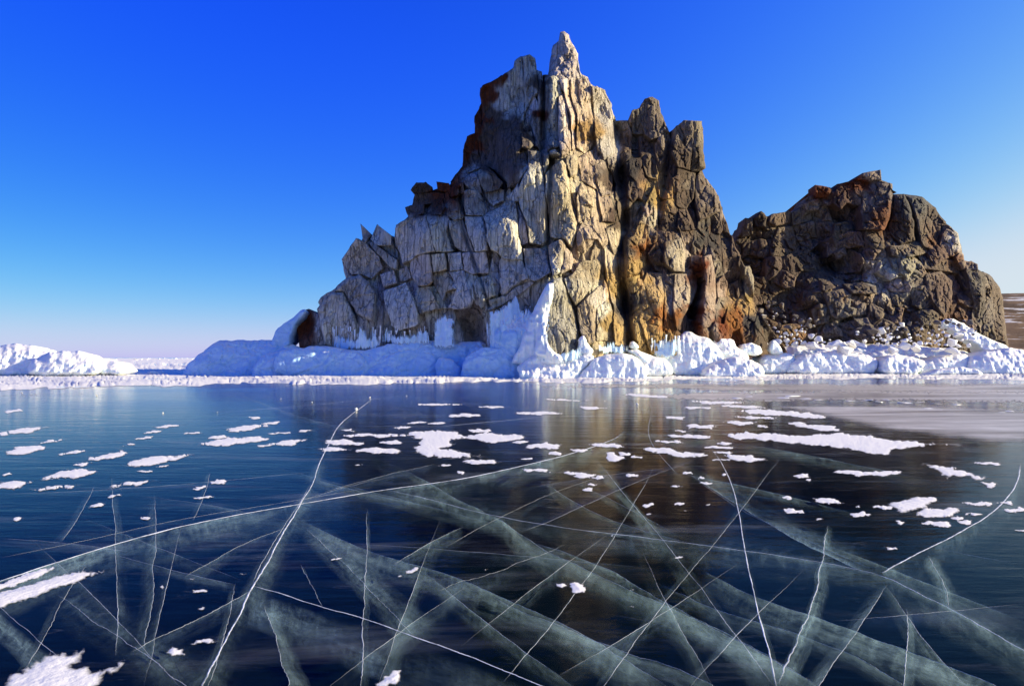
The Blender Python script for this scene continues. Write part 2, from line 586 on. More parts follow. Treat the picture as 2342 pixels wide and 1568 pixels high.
def snow_material():
    t = NT('wind_packed_snow')
    a = t.noise(t.pos((0.35, 1.2, 1)), 1.0, 6, 0.62)
    b = t.noise(t.pos((5, 8, 5)), 1.0, 5, 0.6)
    c = t.mix(t.ramp(a, 0.4, 0.7, 0, 0.5), (0.87, 0.83, 0.75, 1), (0.72, 0.70, 0.66, 1))
    nrm = t.bump(t.math('ADD', t.math('MULTIPLY', a, 1.0), t.math('MULTIPLY', b, 0.4)), 0.6, 0.12)
    return t.done(t.principled(c, 0.75, nrm, 0.25).outputs[0])
M['snow'] = snow_material()

def flake_material():
    t = NT('thin_snow')
    b = t.noise(t.pos((14, 14, 14)), 1.0, 4, 0.6)
    c = t.mix(t.ramp(b, 0.4, 0.75, 0, 0.5), (0.90, 0.86, 0.78, 1), (0.80, 0.77, 0.72, 1))
    e = t.attr('edge').outputs['Fac']
    n1 = t.noise(t.pos((3.5, 5, 3), (0, 0, .2)), 1.0, 6, 0.68, 0.4)
    a = t.ramp(t.math('ADD', t.math('MULTIPLY', n1, 1.1), t.math('MULTIPLY', e, 1.2)), 0.50, 1.02)
    tr = t.add('ShaderNodeBsdfTransparent')
    return t.done(t.mixsh(a, tr.outputs[0], t.principled(c, 0.8, t.bump(b, 0.5, 0.02), 0.2).outputs[0]))
M['flake'] = flake_material()

def boulder_material():
    t = NT('snowy_boulder')
    g = t.add('ShaderNodeNewGeometry'); sp = t.add('ShaderNodeSeparateXYZ'); t.l.new(g.outputs['Normal'], sp.inputs[0])
    n = t.noise(t.pos((2.5, 2.5, 2.5)), 1.0, 5, 0.6)
    oi = t.add('ShaderNodeObjectInfo')
    r = t.mix(n, (0.09, 0.075, 0.06, 1), (0.24, 0.20, 0.165, 1))
    s = t.math('ADD', sp.outputs[2], t.math('MULTIPLY', n, 0.7))
    s = t.math('ADD', s, t.math('MULTIPLY', oi.outputs['Random'], 0.5))
    c = t.mix(t.ramp(s, 1.35, 1.7), r, (0.82, 0.84, 0.86, 1))
    return t.done(t.principled(c, 0.85, t.bump(n, 0.6, 0.12), 0.2).outputs[0])
M['boulder'] = boulder_material()

def icy_boulder_material():
    t = NT('ice_coated_boulder')
    n = t.noise(t.pos((2.0, 2.0, 2.0)), 1.0, 5, 0.6)
    c = t.mix(t.ramp(n, 0.55, 0.75, 0, 0.6), (0.86, 0.84, 0.79, 1), (0.45, 0.44, 0.42, 1))
    return t.done(t.principled(c, 0.6, t.bump(n, 0.5, 0.15), 0.3).outputs[0])
M['icy'] = icy_boulder_material()

def lake_ice_material():
    t = NT('clear_lake_ice')
    rip = t.noise(t.pos((0.55, 2.6, 1), (0, 0, math.radians(8))), 1.0, 5, 0.58, 0.4)
    fine = t.noise(t.pos((2.2, 9.0, 1), (0, 0, math.radians(8))), 1.0, 4, 0.55, 0.3)
    wide = t.noise(t.pos((0.05, 0.12, 1)), 1.0, 3, 0.5)
    h = t.math('ADD', t.math('MULTIPLY', rip, 0.75), t.math('MULTIPLY', fine, 0.22))
    nrm = t.bump(h, 0.40, 0.03)
    fr = t.add('ShaderNodeFresnel')
    gb = t.add('ShaderNodeNewGeometry')      # the same reflectance from below, so that daylight enters the ice
    t.l.new(t.ramp(gb.outputs['Backfacing'], 0.0, 1.0, 1.16, 1.0 / 1.16), fr.inputs['IOR'])
    t.l.new(nrm, fr.inputs['Normal'])
    gl = t.add('ShaderNodeBsdfGlossy'); gl.inputs['Color'].default_value = (1, 1, 1, 1)
    t.l.new(t.ramp(wide, 0.35, 0.7, 0.08, 0.17), gl.inputs['Roughness']); t.l.new(nrm, gl.inputs['Normal'])
    tr = t.add('ShaderNodeBsdfTransparent'); tr.inputs['Color'].default_value = (0.78, 0.90, 0.94, 1)
    # seen through a polarising filter: the steeper reflections are cut most
    pol = t.math('MULTIPLY', t.math('POWER', fr.outputs[0], 1.32), 1.12, True)
    base = t.mixsh(pol, tr.outputs[0], gl.outputs[0])
    # faint rime scoured over the surface
    rime = t.noise(t.pos((0.25, 1.1, 1), (0, 0, math.radians(8))), 1.0, 7, 0.68, 0.6)
    scr = t.noise(t.pos((1.6, 6.0, 1), (0, 0, math.radians(-6))), 1.0, 7, 0.75, 1.2)
    df = t.diffuse((0.7, 0.76, 0.8, 1))
    return t.done(t.mixsh(t.math('ADD', t.ramp(rime, 0.52, 0.80, 0.0, 0.13), t.ramp(scr, 0.58, 0.80, 0.0, 0.10)), base, df))
M['lake'] = lake_ice_material()

def plain(name, col, rough=0.8):
    t = NT(name)
    n = t.noise(t.pos((0.4, 0.4, 0.4)), 1.0, 3)
    return t.done(t.principled(t.mix(n, col, tuple(c * .7 for c in col[:3]) + (1,)), rough, None, 0.0).outputs[0])
M['deep'] = plain('deep_water', (0.003, 0.008, 0.012, 1), 1.0)

def sheet_material():
    t = NT('crack_sheet')
    uv = t.attr('suv').outputs['Vector']
    dens = t.attr('dens').outputs['Fac']
    def mp(s):
        m = t.add('ShaderNodeMapping'); m.inputs['Scale'].default_value = s
        t.l.new(uv, m.inputs['Vector']); return m.outputs[0]
    a = t.noise(mp((1.1, 2.0, 1)), 1.0, 6, 0.62, 0.5)
    b = t.noise(mp((9, 2.2, 1)), 1.0, 6, 0.7, 0.6)
    c = t.noise(mp((28, 24, 1)), 1.0, 4, 0.7)
    lo = t.noise(mp((0.5, 0.35, 1)), 1.0, 4, 0.6, 0.3)
    st = t.noise(mp((16, 0.9, 1)), 1.0, 5, 0.65, 0.2)
    f = t.math('ADD', t.math('MULTIPLY', t.ramp(a, 0.30, 0.72), 0.55), t.math('MULTIPLY', t.ramp(b, 0.36, 0.74), 0.45))
    f = t.math('ADD', f, t.math('MULTIPLY', t.ramp(st, 0.42, 0.75), 0.35))
    f = t.math('MULTIPLY', f, t.ramp(c, 0.25, 0.65, 0.55, 1.1))
    f = t.math('MULTIPLY', f, t.ramp(lo, 0.36, 0.62, 0.18, 1.35))
    f = t.math('MULTIPLY', f, dens, clamp=True)
    col = t.mix(a, (0.54, 0.64, 0.67, 1), (0.82, 0.87, 0.89, 1))
    d = t.diffuse(col)
    tl = t.add('ShaderNodeBsdfTranslucent'); t.l.new(col, tl.inputs['Color'])
    ds = t.mixsh(0.5, d, tl.outputs[0])
    tr = t.add('ShaderNodeBsdfTransparent')
    return t.done(t.mixsh(f, tr.outputs[0], ds))
M['sheet'] = sheet_material()

def line_material():
    t = NT('crack_lip')
    dens = t.attr('dens').outputs['Fac']
    n = t.noise(t.pos((6, 6, 6)), 1.0, 4, 0.7)
    f = t.math('MULTIPLY', t.ramp(n, 0.3, 0.6, 0.35, 1.0), dens, clamp=True)
    d = t.diffuse((0.86, 0.87, 0.87, 1))
    tr = t.add('ShaderNodeBsdfTransparent')
    return t.done(t.mixsh(f, tr.outputs[0], d))
M['lip'] = line_material()

def frost_material():
    t = NT('thin_frost')
    dens = t.attr('dens').outputs['Fac']
    a = t.noise(t.pos((0.10, 0.55, 1)), 1.0, 7, 0.66, 0.5)
    b = t.noise(t.pos((0.8, 3.5, 1)), 1.0, 5, 0.65)
    f = t.math('ADD', t.math('MULTIPLY', a, 1.1), t.math('MULTIPLY', b, 0.5))
    f = t.ramp(t.math('ADD', f, t.math('MULTIPLY', dens, 0.95)), 1.0, 2.05)
    f = t.math('MULTIPLY', f, t.ramp(dens, 0.0, 0.25), clamp=True)
    scr = t.noise(t.pos((0.5, 6.0, 1), (0, 0, .25)), 1.0, 5, 0.7, 0.3)
    fc = t.mix(t.ramp(a, 0.35, 0.65), (0.42, 0.36, 0.27, 1), (0.74, 0.68, 0.58, 1))
    fc = t.mix(t.ramp(scr, 0.55, 0.72, 0, .7), fc, (0.84, 0.80, 0.72, 1))
    p = t.principled(fc, 0.45, t.bump(b, 0.4, 0.03), 0.4)
    tr = t.add('ShaderNodeBsdfTransparent')
    return t.done(t.mixsh(f, tr.outputs[0], p.outputs[0]))
M['frost'] = frost_material()

def hill_material():
    t = NT('steppe_hill')
    a = t.noise(t.pos((0.03, 0.05, 0.5)), 1.0, 6, 0.65, 0.3)
    b = t.noise(t.pos((0.05, 0.05, 0.2)), 1.0, 5, 0.6)
    gul = t.noise(t.pos((0.02, 0.02, 0.02)), 1.0, 6, 0.65, 0.8)
    g = t.mix(b, (0.09, 0.05, 0.025, 1), (0.28, 0.18, 0.10, 1))
    g = t.mix(t.ramp(gul, 0.5, 0.65, 0, .7), g, (0.05, 0.03, 0.018, 1))
    c = t.mix(t.ramp(a, 0.54, 0.62, 0, 0.8), g, (0.82, 0.78, 0.72, 1))
    return t.done(t.principled(c, 0.9, t.bump(b, 0.6, 2.0), 0.1).outputs[0])
M['hill'] = hill_material()

# ================================================================== the large structure
tag(make_mesh('deep_water', [(-9000, -60, -2.2), (9000, -60, -2.2), (9000, 12000, -2.2), (-9000, 12000, -2.2)], [(0, 1, 2, 3)], M['deep']),
    'dark lake water seen below the clear ice', kind='structure')
lake = make_mesh('frozen_lake', [(-9000, -60, 0), (9000, -60, 0), (9000, 12000, 0), (-9000, 12000, 0)], [(0, 1, 2, 3)], M['lake'])
tag(lake, 'clear dark lake ice crossed by white cracks', kind='structure')

def ground_sheet(name, poly, mat, z=0.004, bump=None, thick=0.0, sx=8.0, sy=2.0, edge=6.0, wob=0.0, parent=None, attrs=True, seed=0, smooth=True):
    """A sheet lying on the ice; outline surveyed on the photograph and laid on the ground plane."""
    if area(poly) < 0: poly = list(poly)[::-1]
    ring = resample(poly, sx * .6)
    if wob:
        q = np.column_stack([ring * np.array([0.05, 0.2]), np.full(len(ring), seed * 3.1)])
        ring = ring + np.stack([fbm(q, 3, 5) * wob * 2.5, fbm(q, 3, 9) * wob], -1)
    ring[:, 1] = np.maximum(ring[:, 1], YH + 1.3)
    v, tri = triangulate(ring, sx, sy)
    _, dist, _ = query(v * np.array([1, 2.5]), ring * np.array([1, 2.5]))
    d = ground_d(v[:, 1])
    P = unproject(v[:, 0], v[:, 1], d)
    e = np.clip(dist / edge, 0, 1); e = e * e * (3 - 2 * e)
    zz = z + thick * np.sqrt(np.clip(e, 0, 1))
    if bump is not None:
        zz = zz + bump(P, v) * e
    P[:, 2] = zz
    return make_mesh(name, P, tri.tolist(), mat, parent, smooth, {'dens': e})

# snow-covered lake from the shore to the horizon
def field_bump(P, v):
    near = np.clip((v[:, 1] - 821) / 12, 0, 1)
    a = fbm(P * np.array([0.16, 0.22, 1]), 5, 3)
    return near * (0.10 * a + 0.10 * np.clip(vnoise(P * np.array([0.5, 0.6, 1]), 8), 0, 1)) + 0.05
edge_pts = [(-300, 897), (0, 893), (100, 888), (200, 885), (300, 881), (380, 883), (470, 880), (560, 876), (700, 878), (820, 880), (930, 877),
            (1060, 875), (1170, 872), (1260, 874), (1350, 877), (1440, 873), (1560, 868), (1680, 871), (1800, 868), (1950, 866), (2100, 866), (2342, 868), (2700, 870)]
sf = ground_sheet('snow_field', edge_pts + [(2700, 818.3), (-300, 818.3)], M['snow'], z=0.008, bump=field_bump, sx=9, sy=1.6, wob=2.6, edge=7)
tag(sf, 'wind-packed snow over the lake behind the clear ice', kind='structure')

def frost(poly, seed, edge, label):
    o = ground_sheet('frost_sheet', poly, M['frost'], z=0.004 + 0.002 * seed, sx=14, sy=3, wob=2.0, edge=edge, seed=seed)
    tag(o, label, kind='structure')
frost([(-200, 905), (150, 895), (420, 893), (700, 889), (1000, 886), (1200, 880), (1500, 872), (1800, 872), (2700, 872), (2700, 916), (2100, 905), (1700, 900),
       (1450, 892), (1200, 891), (950, 893), (700, 895), (420, 899), (150, 905), (-200, 920)], 0, 24, 'thin pale frost dusted over the ice along the shore')
frost([(1450, 902), (1620, 895), (1900, 892), (2342, 893), (2700, 893), (2700, 930), (2342, 922), (2150, 920), (1900, 917), (1760, 921), (1560, 915)], 1, 9,
      'bright strip of drifted snow beyond the beige ice')
frost([(1740, 922), (1900, 913), (2100, 913), (2342, 925), (2700, 935), (2700, 1030), (2342, 1020), (2260, 1022), (2130, 1008), (2000, 990), (1860, 960), (1760, 938)], 2, 60,
      'broad sheet of beige frosted ice')

# distant steppe hill on the right
hx = np.linspace(60, 900, 90); hy = np.linspace(230, 900, 50)
gx, gy = np.meshgrid(hx, hy)
prof = np.clip((gy - 235) / 170, 0, 1); prof = prof * prof * (3 - 2 * prof)
side = np.clip((gx - 70) / 120, 0, 1); side = side * side * (3 - 2 * side)
gp = np.stack([gx.ravel(), gy.ravel(), 0 * gx.ravel()], -1)
hz = (prof * side).ravel() * (40.5 + 4 * fbm(gp * np.array([0.004, 0.01, 1]), 4, 3)) + prof.ravel() * side.ravel() * 1.2 * fbm(gp * 0.03, 4, 12)
nx, ny = len(hx), len(hy)
hill = make_mesh('hill', np.stack([gx.ravel(), gy.ravel(), hz - 0.5], -1),
                 [(j * nx + i, j * nx + i + 1, (j + 1) * nx + i + 1, (j + 1) * nx + i) for j in range(ny - 1) for i in range(nx - 1)], M['hill'], None, True)
tag(hill, 'brown grassy hill with thin snow streaks behind the rock', kind='structure')

# ================================================================== the main crag
MAIN_DEPTH = idw([(730, 760, 59), (730, 650, 60.5), (700, 740, 61), (800, 560, 62), (850, 520, 63), (850, 780, 57.5), (950, 780, 56.5), (1050, 790, 55.8), (1150, 700, 54.8),
    (1200, 780, 53.6), (1280, 790, 52.0), (1285, 660, 52.9), (1150, 550, 56), (1000, 550, 58.6), (900, 520, 60.8), (960, 430, 62.8), (1100, 430, 59.8),
    (1210, 400, 57), (1210, 350, 58.2), (1280, 450, 56), (1280, 360, 57.3), (1080, 350, 63), (1100, 230, 63.6), (1170, 220, 62.4), (1215, 130, 62.6), (1235, 300, 60.4),
    (1280, 200, 59.4), (1290, 270, 58.6), (1335, 200, 60.4), (1290, 100, 61.5), (1345, 300, 59.6), (1370, 400, 58.6), (1330, 480, 56.6), (1330, 550, 55.4), (1320, 700, 53.9),
    (1345, 790, 52.9), (1395, 480, 58.2), (1405, 620, 56.8), (1420, 780, 55.4), (1385, 250, 63.2), (1400, 400, 62), (1440, 300, 64.5), (1490, 240, 64.2), (1450, 500, 61.2),
    (1435, 680, 58.6), (1520, 790, 57), (1520, 600, 60), (1520, 400, 63), (1590, 300, 64), (1605, 420, 64.6), (1660, 520, 65), (1600, 600, 62), (1625, 780, 59),
    (1700, 650, 64.6), (1700, 780, 61.5), (1790, 800, 65)], 2.6, 14)
CLEFTS = [([(1408, 280), (1420, 400), (1426, 500), (1418, 620), (1436, 720), (1440, 800)], 10, 1.7), ([(1246, 175), (1243, 260), (1238, 340)], 6, 1.4), ([(1262, 360), (1256, 450), (1252, 560)], 5, .9),
          ([(1590, 640), (1580, 720), (1575, 770)], 10, .8), ([(1700, 640), (1735, 720), (1765, 790)], 9, 1.0), ([(1530, 310), (1520, 420), (1500, 520)], 8, 1.1), ([(1052, 430), (1058, 520), (1100, 640), (1118, 700)], 3.5, .7)]
def md(P):
    d = MAIN_DEPTH(P)[:, 0]
    for line, wd, dep in CLEFTS:
        best = np.full(len(P), 1e9)
        for a, b in zip(line[:-1], line[1:]):
            a = np.array(a, float); b = np.array(b, float); ab = b - a
            t = np.clip(((P - a) @ ab) / (ab @ ab), 0, 1)
            best = np.minimum(best, np.hypot(*(P - a - t[:, None] * ab).T))
        d = d + dep * np.exp(-(best / wd) ** 2)
    return d
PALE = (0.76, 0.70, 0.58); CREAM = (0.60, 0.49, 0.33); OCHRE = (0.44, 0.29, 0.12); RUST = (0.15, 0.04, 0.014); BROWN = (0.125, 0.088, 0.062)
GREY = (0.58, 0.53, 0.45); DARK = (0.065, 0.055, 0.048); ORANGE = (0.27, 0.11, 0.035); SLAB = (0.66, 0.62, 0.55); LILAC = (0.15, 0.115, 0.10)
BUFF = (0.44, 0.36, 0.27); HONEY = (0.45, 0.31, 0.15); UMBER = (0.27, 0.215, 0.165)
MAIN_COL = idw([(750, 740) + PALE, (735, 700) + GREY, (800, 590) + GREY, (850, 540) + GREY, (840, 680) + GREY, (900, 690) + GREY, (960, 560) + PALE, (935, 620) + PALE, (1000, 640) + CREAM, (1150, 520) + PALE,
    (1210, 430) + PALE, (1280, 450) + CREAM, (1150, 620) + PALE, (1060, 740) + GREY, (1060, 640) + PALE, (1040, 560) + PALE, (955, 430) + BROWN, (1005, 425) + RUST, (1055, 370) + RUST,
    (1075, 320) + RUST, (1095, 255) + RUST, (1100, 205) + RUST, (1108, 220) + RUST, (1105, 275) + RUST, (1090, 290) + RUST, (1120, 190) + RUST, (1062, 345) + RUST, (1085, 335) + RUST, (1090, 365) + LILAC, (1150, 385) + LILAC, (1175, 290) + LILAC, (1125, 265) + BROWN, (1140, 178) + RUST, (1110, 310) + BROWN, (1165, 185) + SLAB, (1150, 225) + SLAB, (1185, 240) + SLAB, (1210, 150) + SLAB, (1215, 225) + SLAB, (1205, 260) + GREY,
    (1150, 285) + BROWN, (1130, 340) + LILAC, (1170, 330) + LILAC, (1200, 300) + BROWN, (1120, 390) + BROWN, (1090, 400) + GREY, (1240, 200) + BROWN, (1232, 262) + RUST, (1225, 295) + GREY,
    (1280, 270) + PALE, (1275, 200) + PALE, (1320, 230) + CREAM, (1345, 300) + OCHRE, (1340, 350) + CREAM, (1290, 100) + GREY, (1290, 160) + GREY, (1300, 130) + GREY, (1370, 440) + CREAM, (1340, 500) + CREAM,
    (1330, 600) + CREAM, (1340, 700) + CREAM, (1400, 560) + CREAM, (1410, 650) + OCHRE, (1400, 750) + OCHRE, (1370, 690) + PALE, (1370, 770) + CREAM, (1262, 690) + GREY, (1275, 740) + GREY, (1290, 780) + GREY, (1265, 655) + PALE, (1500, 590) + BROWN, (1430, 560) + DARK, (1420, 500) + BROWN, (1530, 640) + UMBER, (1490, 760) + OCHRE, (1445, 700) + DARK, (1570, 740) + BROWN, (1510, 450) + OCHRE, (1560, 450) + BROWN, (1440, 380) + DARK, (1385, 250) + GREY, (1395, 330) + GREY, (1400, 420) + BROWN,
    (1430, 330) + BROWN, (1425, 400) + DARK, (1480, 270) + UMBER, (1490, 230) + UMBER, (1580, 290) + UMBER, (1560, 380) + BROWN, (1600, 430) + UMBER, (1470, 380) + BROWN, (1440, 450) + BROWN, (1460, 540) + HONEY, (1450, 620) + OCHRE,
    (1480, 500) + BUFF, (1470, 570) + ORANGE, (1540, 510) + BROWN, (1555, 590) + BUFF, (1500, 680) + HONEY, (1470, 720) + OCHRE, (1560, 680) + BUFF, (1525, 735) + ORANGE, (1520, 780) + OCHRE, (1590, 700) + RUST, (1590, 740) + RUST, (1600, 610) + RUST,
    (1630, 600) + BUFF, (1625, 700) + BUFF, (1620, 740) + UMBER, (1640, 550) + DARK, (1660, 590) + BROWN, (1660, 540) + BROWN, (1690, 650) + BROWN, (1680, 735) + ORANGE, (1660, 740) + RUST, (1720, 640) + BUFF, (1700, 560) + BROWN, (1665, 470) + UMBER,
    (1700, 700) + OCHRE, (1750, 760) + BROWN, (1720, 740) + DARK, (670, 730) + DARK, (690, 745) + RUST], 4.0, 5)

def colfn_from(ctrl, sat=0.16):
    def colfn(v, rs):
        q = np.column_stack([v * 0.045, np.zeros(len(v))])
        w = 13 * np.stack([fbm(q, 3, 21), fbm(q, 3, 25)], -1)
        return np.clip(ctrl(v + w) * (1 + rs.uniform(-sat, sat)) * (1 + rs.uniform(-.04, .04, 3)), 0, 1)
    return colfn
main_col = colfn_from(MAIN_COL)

MAIN_OUT = [(690, 815), (700, 745), (726, 720), (726, 700), (733, 680), (765, 660), (790, 635), (783, 600), (800, 575), (825, 548), (850, 545), (862, 530), (890, 540), (903, 540),
    (905, 515), (930, 500), (940, 490), (945, 468), (948, 436), (985, 438), (1003, 430), (1030, 422), (1045, 402), (1058, 387), (1061, 340), (1069, 312), (1084, 305), (1086, 265),
    (1101, 235), (1098, 202), (1140, 177), (1175, 152), (1183, 137), (1213, 126), (1227, 158), (1244, 170), (1256, 172), (1258, 150), (1265, 105), (1282, 90), (1288, 76), (1303, 90),
    (1304, 102), (1321, 137), (1329, 170), (1350, 186), (1361, 197), (1384, 207), (1399, 242), (1410, 277), (1439, 275), (1447, 257), (1462, 248), (1476, 228), (1499, 226), (1508, 246),
    (1511, 267), (1521, 282), (1531, 304), (1546, 288), (1571, 278), (1603, 285), (1607, 340), (1610, 380), (1603, 397), (1633, 432), (1648, 462), (1663, 512), (1678, 552), (1687, 572),
    (1699, 602), (1718, 640), (1723, 690), (1748, 732), (1778, 772), (1805, 815)]

crag = empty('rock_crag', (2.0, 54.0, 0.0))
tag(crag, 'tall jagged crag of pale vertical rock slabs rising to a sharp spire', 'rock crag')

def in_poly(p, poly):
    return bool(query(np.array([p], float), np.array(poly, float))[0][0])
def shrink_poly(poly, px):
    """pull an outline inward by px"""
    if area(poly) < 0: poly = poly[::-1]
    r = resample(poly, 4.0)
    t = np.roll(r, -2, 0) - np.roll(r, 2, 0)
    n = np.stack([-t[:, 1], t[:, 0]], -1); n /= np.linalg.norm(n, axis=1)[:, None] + 1e-9
    return r + n * px

def core_extra(holes):
    def f(v, dist, P):
        r = np.zeros(len(v))
        for (x, y, rx, ry, dep) in holes:
            r += dep * np.exp(-(((v[:, 0] - x) / rx) ** 2 + ((v[:, 1] - y) / ry) ** 2) ** 2)
        return r
    return f
MAIN_HOLES = [(1080, 742, 30, 38, 2.6), (1640, 600, 18, 60, 1.2), (1588, 720, 22, 60, 2.2), (1605, 605, 22, 16, 1.6), (1655, 560, 30, 30, 0.8)]
o = relief('rock_body', [tuple(q) for q in shrink_poly(MAIN_OUT, 3.0)], md, M['crumbly'], crag, step=3.4, T=15, wob=1.5, bev_px=26, bev_m=2.4, facets=0,
           lift=-1.2, amp=0.35, cell=0.7, colfn=main_col, seed=1, taper=0.82, extra=core_extra(MAIN_HOLES))

# surveyed slabs, columns and blocks: name, outline, lift towards the viewer, extra options
MAIN = []
def blk(name, pts, lift=0.35, **kw): MAIN.append((name, pts, lift, kw))
# upper tower and spire
blk('rock_slab', A_([(580, 500), (600, 480), (730, 420), (830, 345), (838, 300), (880, 265), (897, 262), (905, 480), (915, 690), (890, 800), (900, 930), (860, 1000), (850, 1150), (780, 1185), (700, 1110), (600, 1060), (600, 640)]), 0.5, facets=1, fslope=.05, bev_px=5, bev_m=.4, T=6, amp=.14)
blk('rock_slab', A_([(897, 265), (950, 248), (990, 275), (1005, 360), (1010, 540), (960, 600), (922, 690), (908, 560)]), 0.75, facets=1, fslope=.08, bev_px=4, bev_m=.3, T=5, cham=6)
blk('rock_slab', A_([(598, 640), (606, 1080), (480, 1120), (370, 1185), (460, 1060), (465, 960), (490, 850), (545, 830), (560, 720), (590, 670)]), 0.1, facets=2, T=6)
blk('rock_column', A_([(1005, 365), (1042, 375), (1057, 480), (1058, 840), (1020, 935), (985, 930), (1012, 600)]), 0.35, cham=5, T=4)
blk('rock_slab', A_([(945, 720), (1005, 640), (1052, 700), (1056, 900), (1020, 960), (980, 850)]), 0.55, cham=6)
blk('rock_pinnacle', A_([(1085, 430), (1090, 330), (1120, 190), (1162, 150), (1172, 90), (1195, 80), (1235, 110), (1248, 150), (1300, 250), (1305, 360), (1337, 402), (1330, 460), (1100, 460)]), 0.4, facets=3, fslope=.5, bev_px=10, bev_m=.7, T=4, cham=16, cham_s=1.0, amp=.2)
blk('rock_column', A_([(1060, 420), (1140, 400), (1165, 440), (1192, 560), (1150, 650), (1160, 740), (1168, 930), (1080, 970), (1060, 800)]), 0.9, cham=14, bev_px=7, T=5)
blk('rock_column', A_([(1165, 560), (1200, 530), (1230, 620), (1242, 750), (1255, 950), (1190, 1000), (1165, 900), (1155, 740)]), 0.9, cham=16, T=4)
blk('rock_slab', A_([(1160, 440), (1240, 420), (1250, 560), (1300, 700), (1290, 930), (1260, 960), (1250, 700), (1200, 540)]), 0.4, cham=14)
blk('rock_slab', A_([(1240, 420), (1330, 400), (1372, 420), (1402, 490), (1410, 600), (1425, 720), (1425, 900), (1360, 990), (1290, 930), (1300, 700), (1250, 560)]), 0.3, cham=22, cham_s=.9, amp=.22)
blk('rock_slab', A_([(1405, 480), (1470, 500), (1520, 590), (1570, 700), (1585, 780), (1585, 970), (1500, 1020), (1450, 940), (1425, 800)]), 0.2, cham=9, facets=1, T=5, fslope=.12)
blk('rock_slab', A_([(1300, 1010), (1430, 930), (1470, 1050), (1500, 1180), (1550, 1290), (1570, 1480), (1480, 1470), (1440, 1240), (1330, 1180)]), 0.4, cham=30, cham_s=.8, amp=.2)
blk('rock_slab', A_([(1330, 1180), (1440, 1230), (1485, 1470), (1400, 1520), (1300, 1480), (1290, 1300)]), 0.5, cham=16)
blk('rock_block', A_([(1215, 1000), (1290, 975), (1315, 1040), (1300, 1130), (1250, 1150), (1220, 1060)]), 0.7, cham=8)
blk('rock_block', A_([(890, 830), (965, 815), (985, 910), (940, 945), (890, 930)]), 0.9, cham=10)
blk('rock_block', A_([(1095, 960), (1140, 950), (1170, 985), (1110, 990)]), 1.0, bev_px=5)
# main columns
blk('rock_column', B_([(1590, -75), (1680, -60), (1700, 50), (1705, 180), (1725, 340), (1738, 560), (1700, 605), (1610, 580), (1585, 440), (1535, 290), (1530, 190), (1600, 60)]), 0.9, facets=1, fslope=.1, cham=8, T=4)
blk('rock_block', B_([(1690, -65), (1740, -40), (1745, 30), (1712, 100), (1700, 40)]), 1.0, bev_px=9, bev_m=.5)
blk('rock_column', B_([(1720, 100), (1780, 30), (1835, 0), (1865, 40), (1885, 160), (1900, 300), (1925, 400), (1938, 440), (1925, 540), (1900, 615), (1860, 560), (1750, 540), (1740, 380), (1720, 220)]), 0.8, facets=1, fslope=.1, cham=10, T=4)
blk('rock_block', B_([(1470, 240), (1530, 160), (1535, 290), (1470, 290), (1440, 260)]), 0.5)
blk('rock_block', B_([(1440, 60), (1530, -50), (1590, -60), (1600, 50), (1530, 160), (1450, 190)]), 0.35)
blk('rock_slab', B_([(665, 480), (700, 440), (760, 400), (880, 385), (905, 470), (925, 560), (945, 640), (830, 660), (760, 710), (720, 728), (695, 640), (668, 580)]), 0.9, facets=1, fslope=.1, T=5)
blk('rock_slab', B_([(880, 385), (965, 385), (1000, 450), (1040, 550), (1080, 640), (950, 645), (922, 560), (905, 470)]), 0.65, cham=5, facets=1)
blk('rock_block', B_([(1035, 290), (1060, 270), (1110, 290), (1145, 380), (1140, 410), (1075, 425), (1030, 380)]), 0.8, cham=6)
blk('rock_column', B_([(1150, 220), (1180, 205), (1240, 210), (1280, 260), (1300, 340), (1280, 390), (1160, 382), (1150, 330)]), 0.85, cham=10)
blk('rock_slab', B_([(1035, 422), (1140, 415), (1170, 520), (1220, 640), (1130, 642), (1080, 600), (1050, 500)]), 0.4)
blk('rock_slab', B_([(1150, 390), (1280, 395), (1300, 470), (1312, 636), (1225, 640), (1170, 520)]), 0.6, cham=6, facets=1)
blk('rock_slab', B_([(1280, 390), (1400, 330), (1430, 300), (1512, 285), (1520, 400), (1528, 520), (1552, 610), (1560, 700), (1420, 690), (1380, 640), (1330, 620), (1310, 560), (1300, 430)]), 1.0, facets=1, fslope=.1, cham=9, T=4)
blk('rock_slab', B_([(1525, 300), (1580, 440), (1605, 585), (1550, 600), (1530, 510)]), 0.2)
blk('rock_block', B_([(770, 710), (840, 660), (912, 655), (925, 760), (930, 850), (890, 880), (830, 882), (780, 820)]), 0.7, cham=5)
blk('rock_block', B_([(915, 655), (1020, 650), (1030, 762), (930, 788)]), 0.55)
blk('rock_block', B_([(1030, 652), (1125, 646), (1145, 762), (1048, 778)]), 0.6)
blk('rock_block', B_([(930, 790), (1000, 770), (1040, 790), (1100, 900), (1020, 920), (1000, 990), (930, 862)]), 0.25)
blk('rock_slab', B_([(1040, 780), (1150, 770), (1180, 870), (1212, 980), (1200, 1025), (1100, 1047), (1030, 1032), (1060, 990), (1100, 900)]), 0.5, cham=6)
blk('rock_block', B_([(1132, 646), (1308, 642), (1325, 760), (1318, 790), (1210, 800), (1150, 768)]), 0.6)
blk('rock_slab', B_([(1152, 782), (1250, 810), (1240, 850), (1212, 880), (1225, 980), (1200, 960), (1180, 870)]), 0.25)
blk('rock_block', B_([(1215, 870), (1260, 820), (1330, 805), (1350, 860), (1375, 950), (1330, 970), (1280, 990), (1240, 950)]), 0.85, cham=7)
blk('rock_block', B_([(1395, 705), (1430, 645), (1540, 622), (1572, 740), (1600, 830), (1500, 890), (1420, 965), (1395, 860)]), 0.85, cham=7)
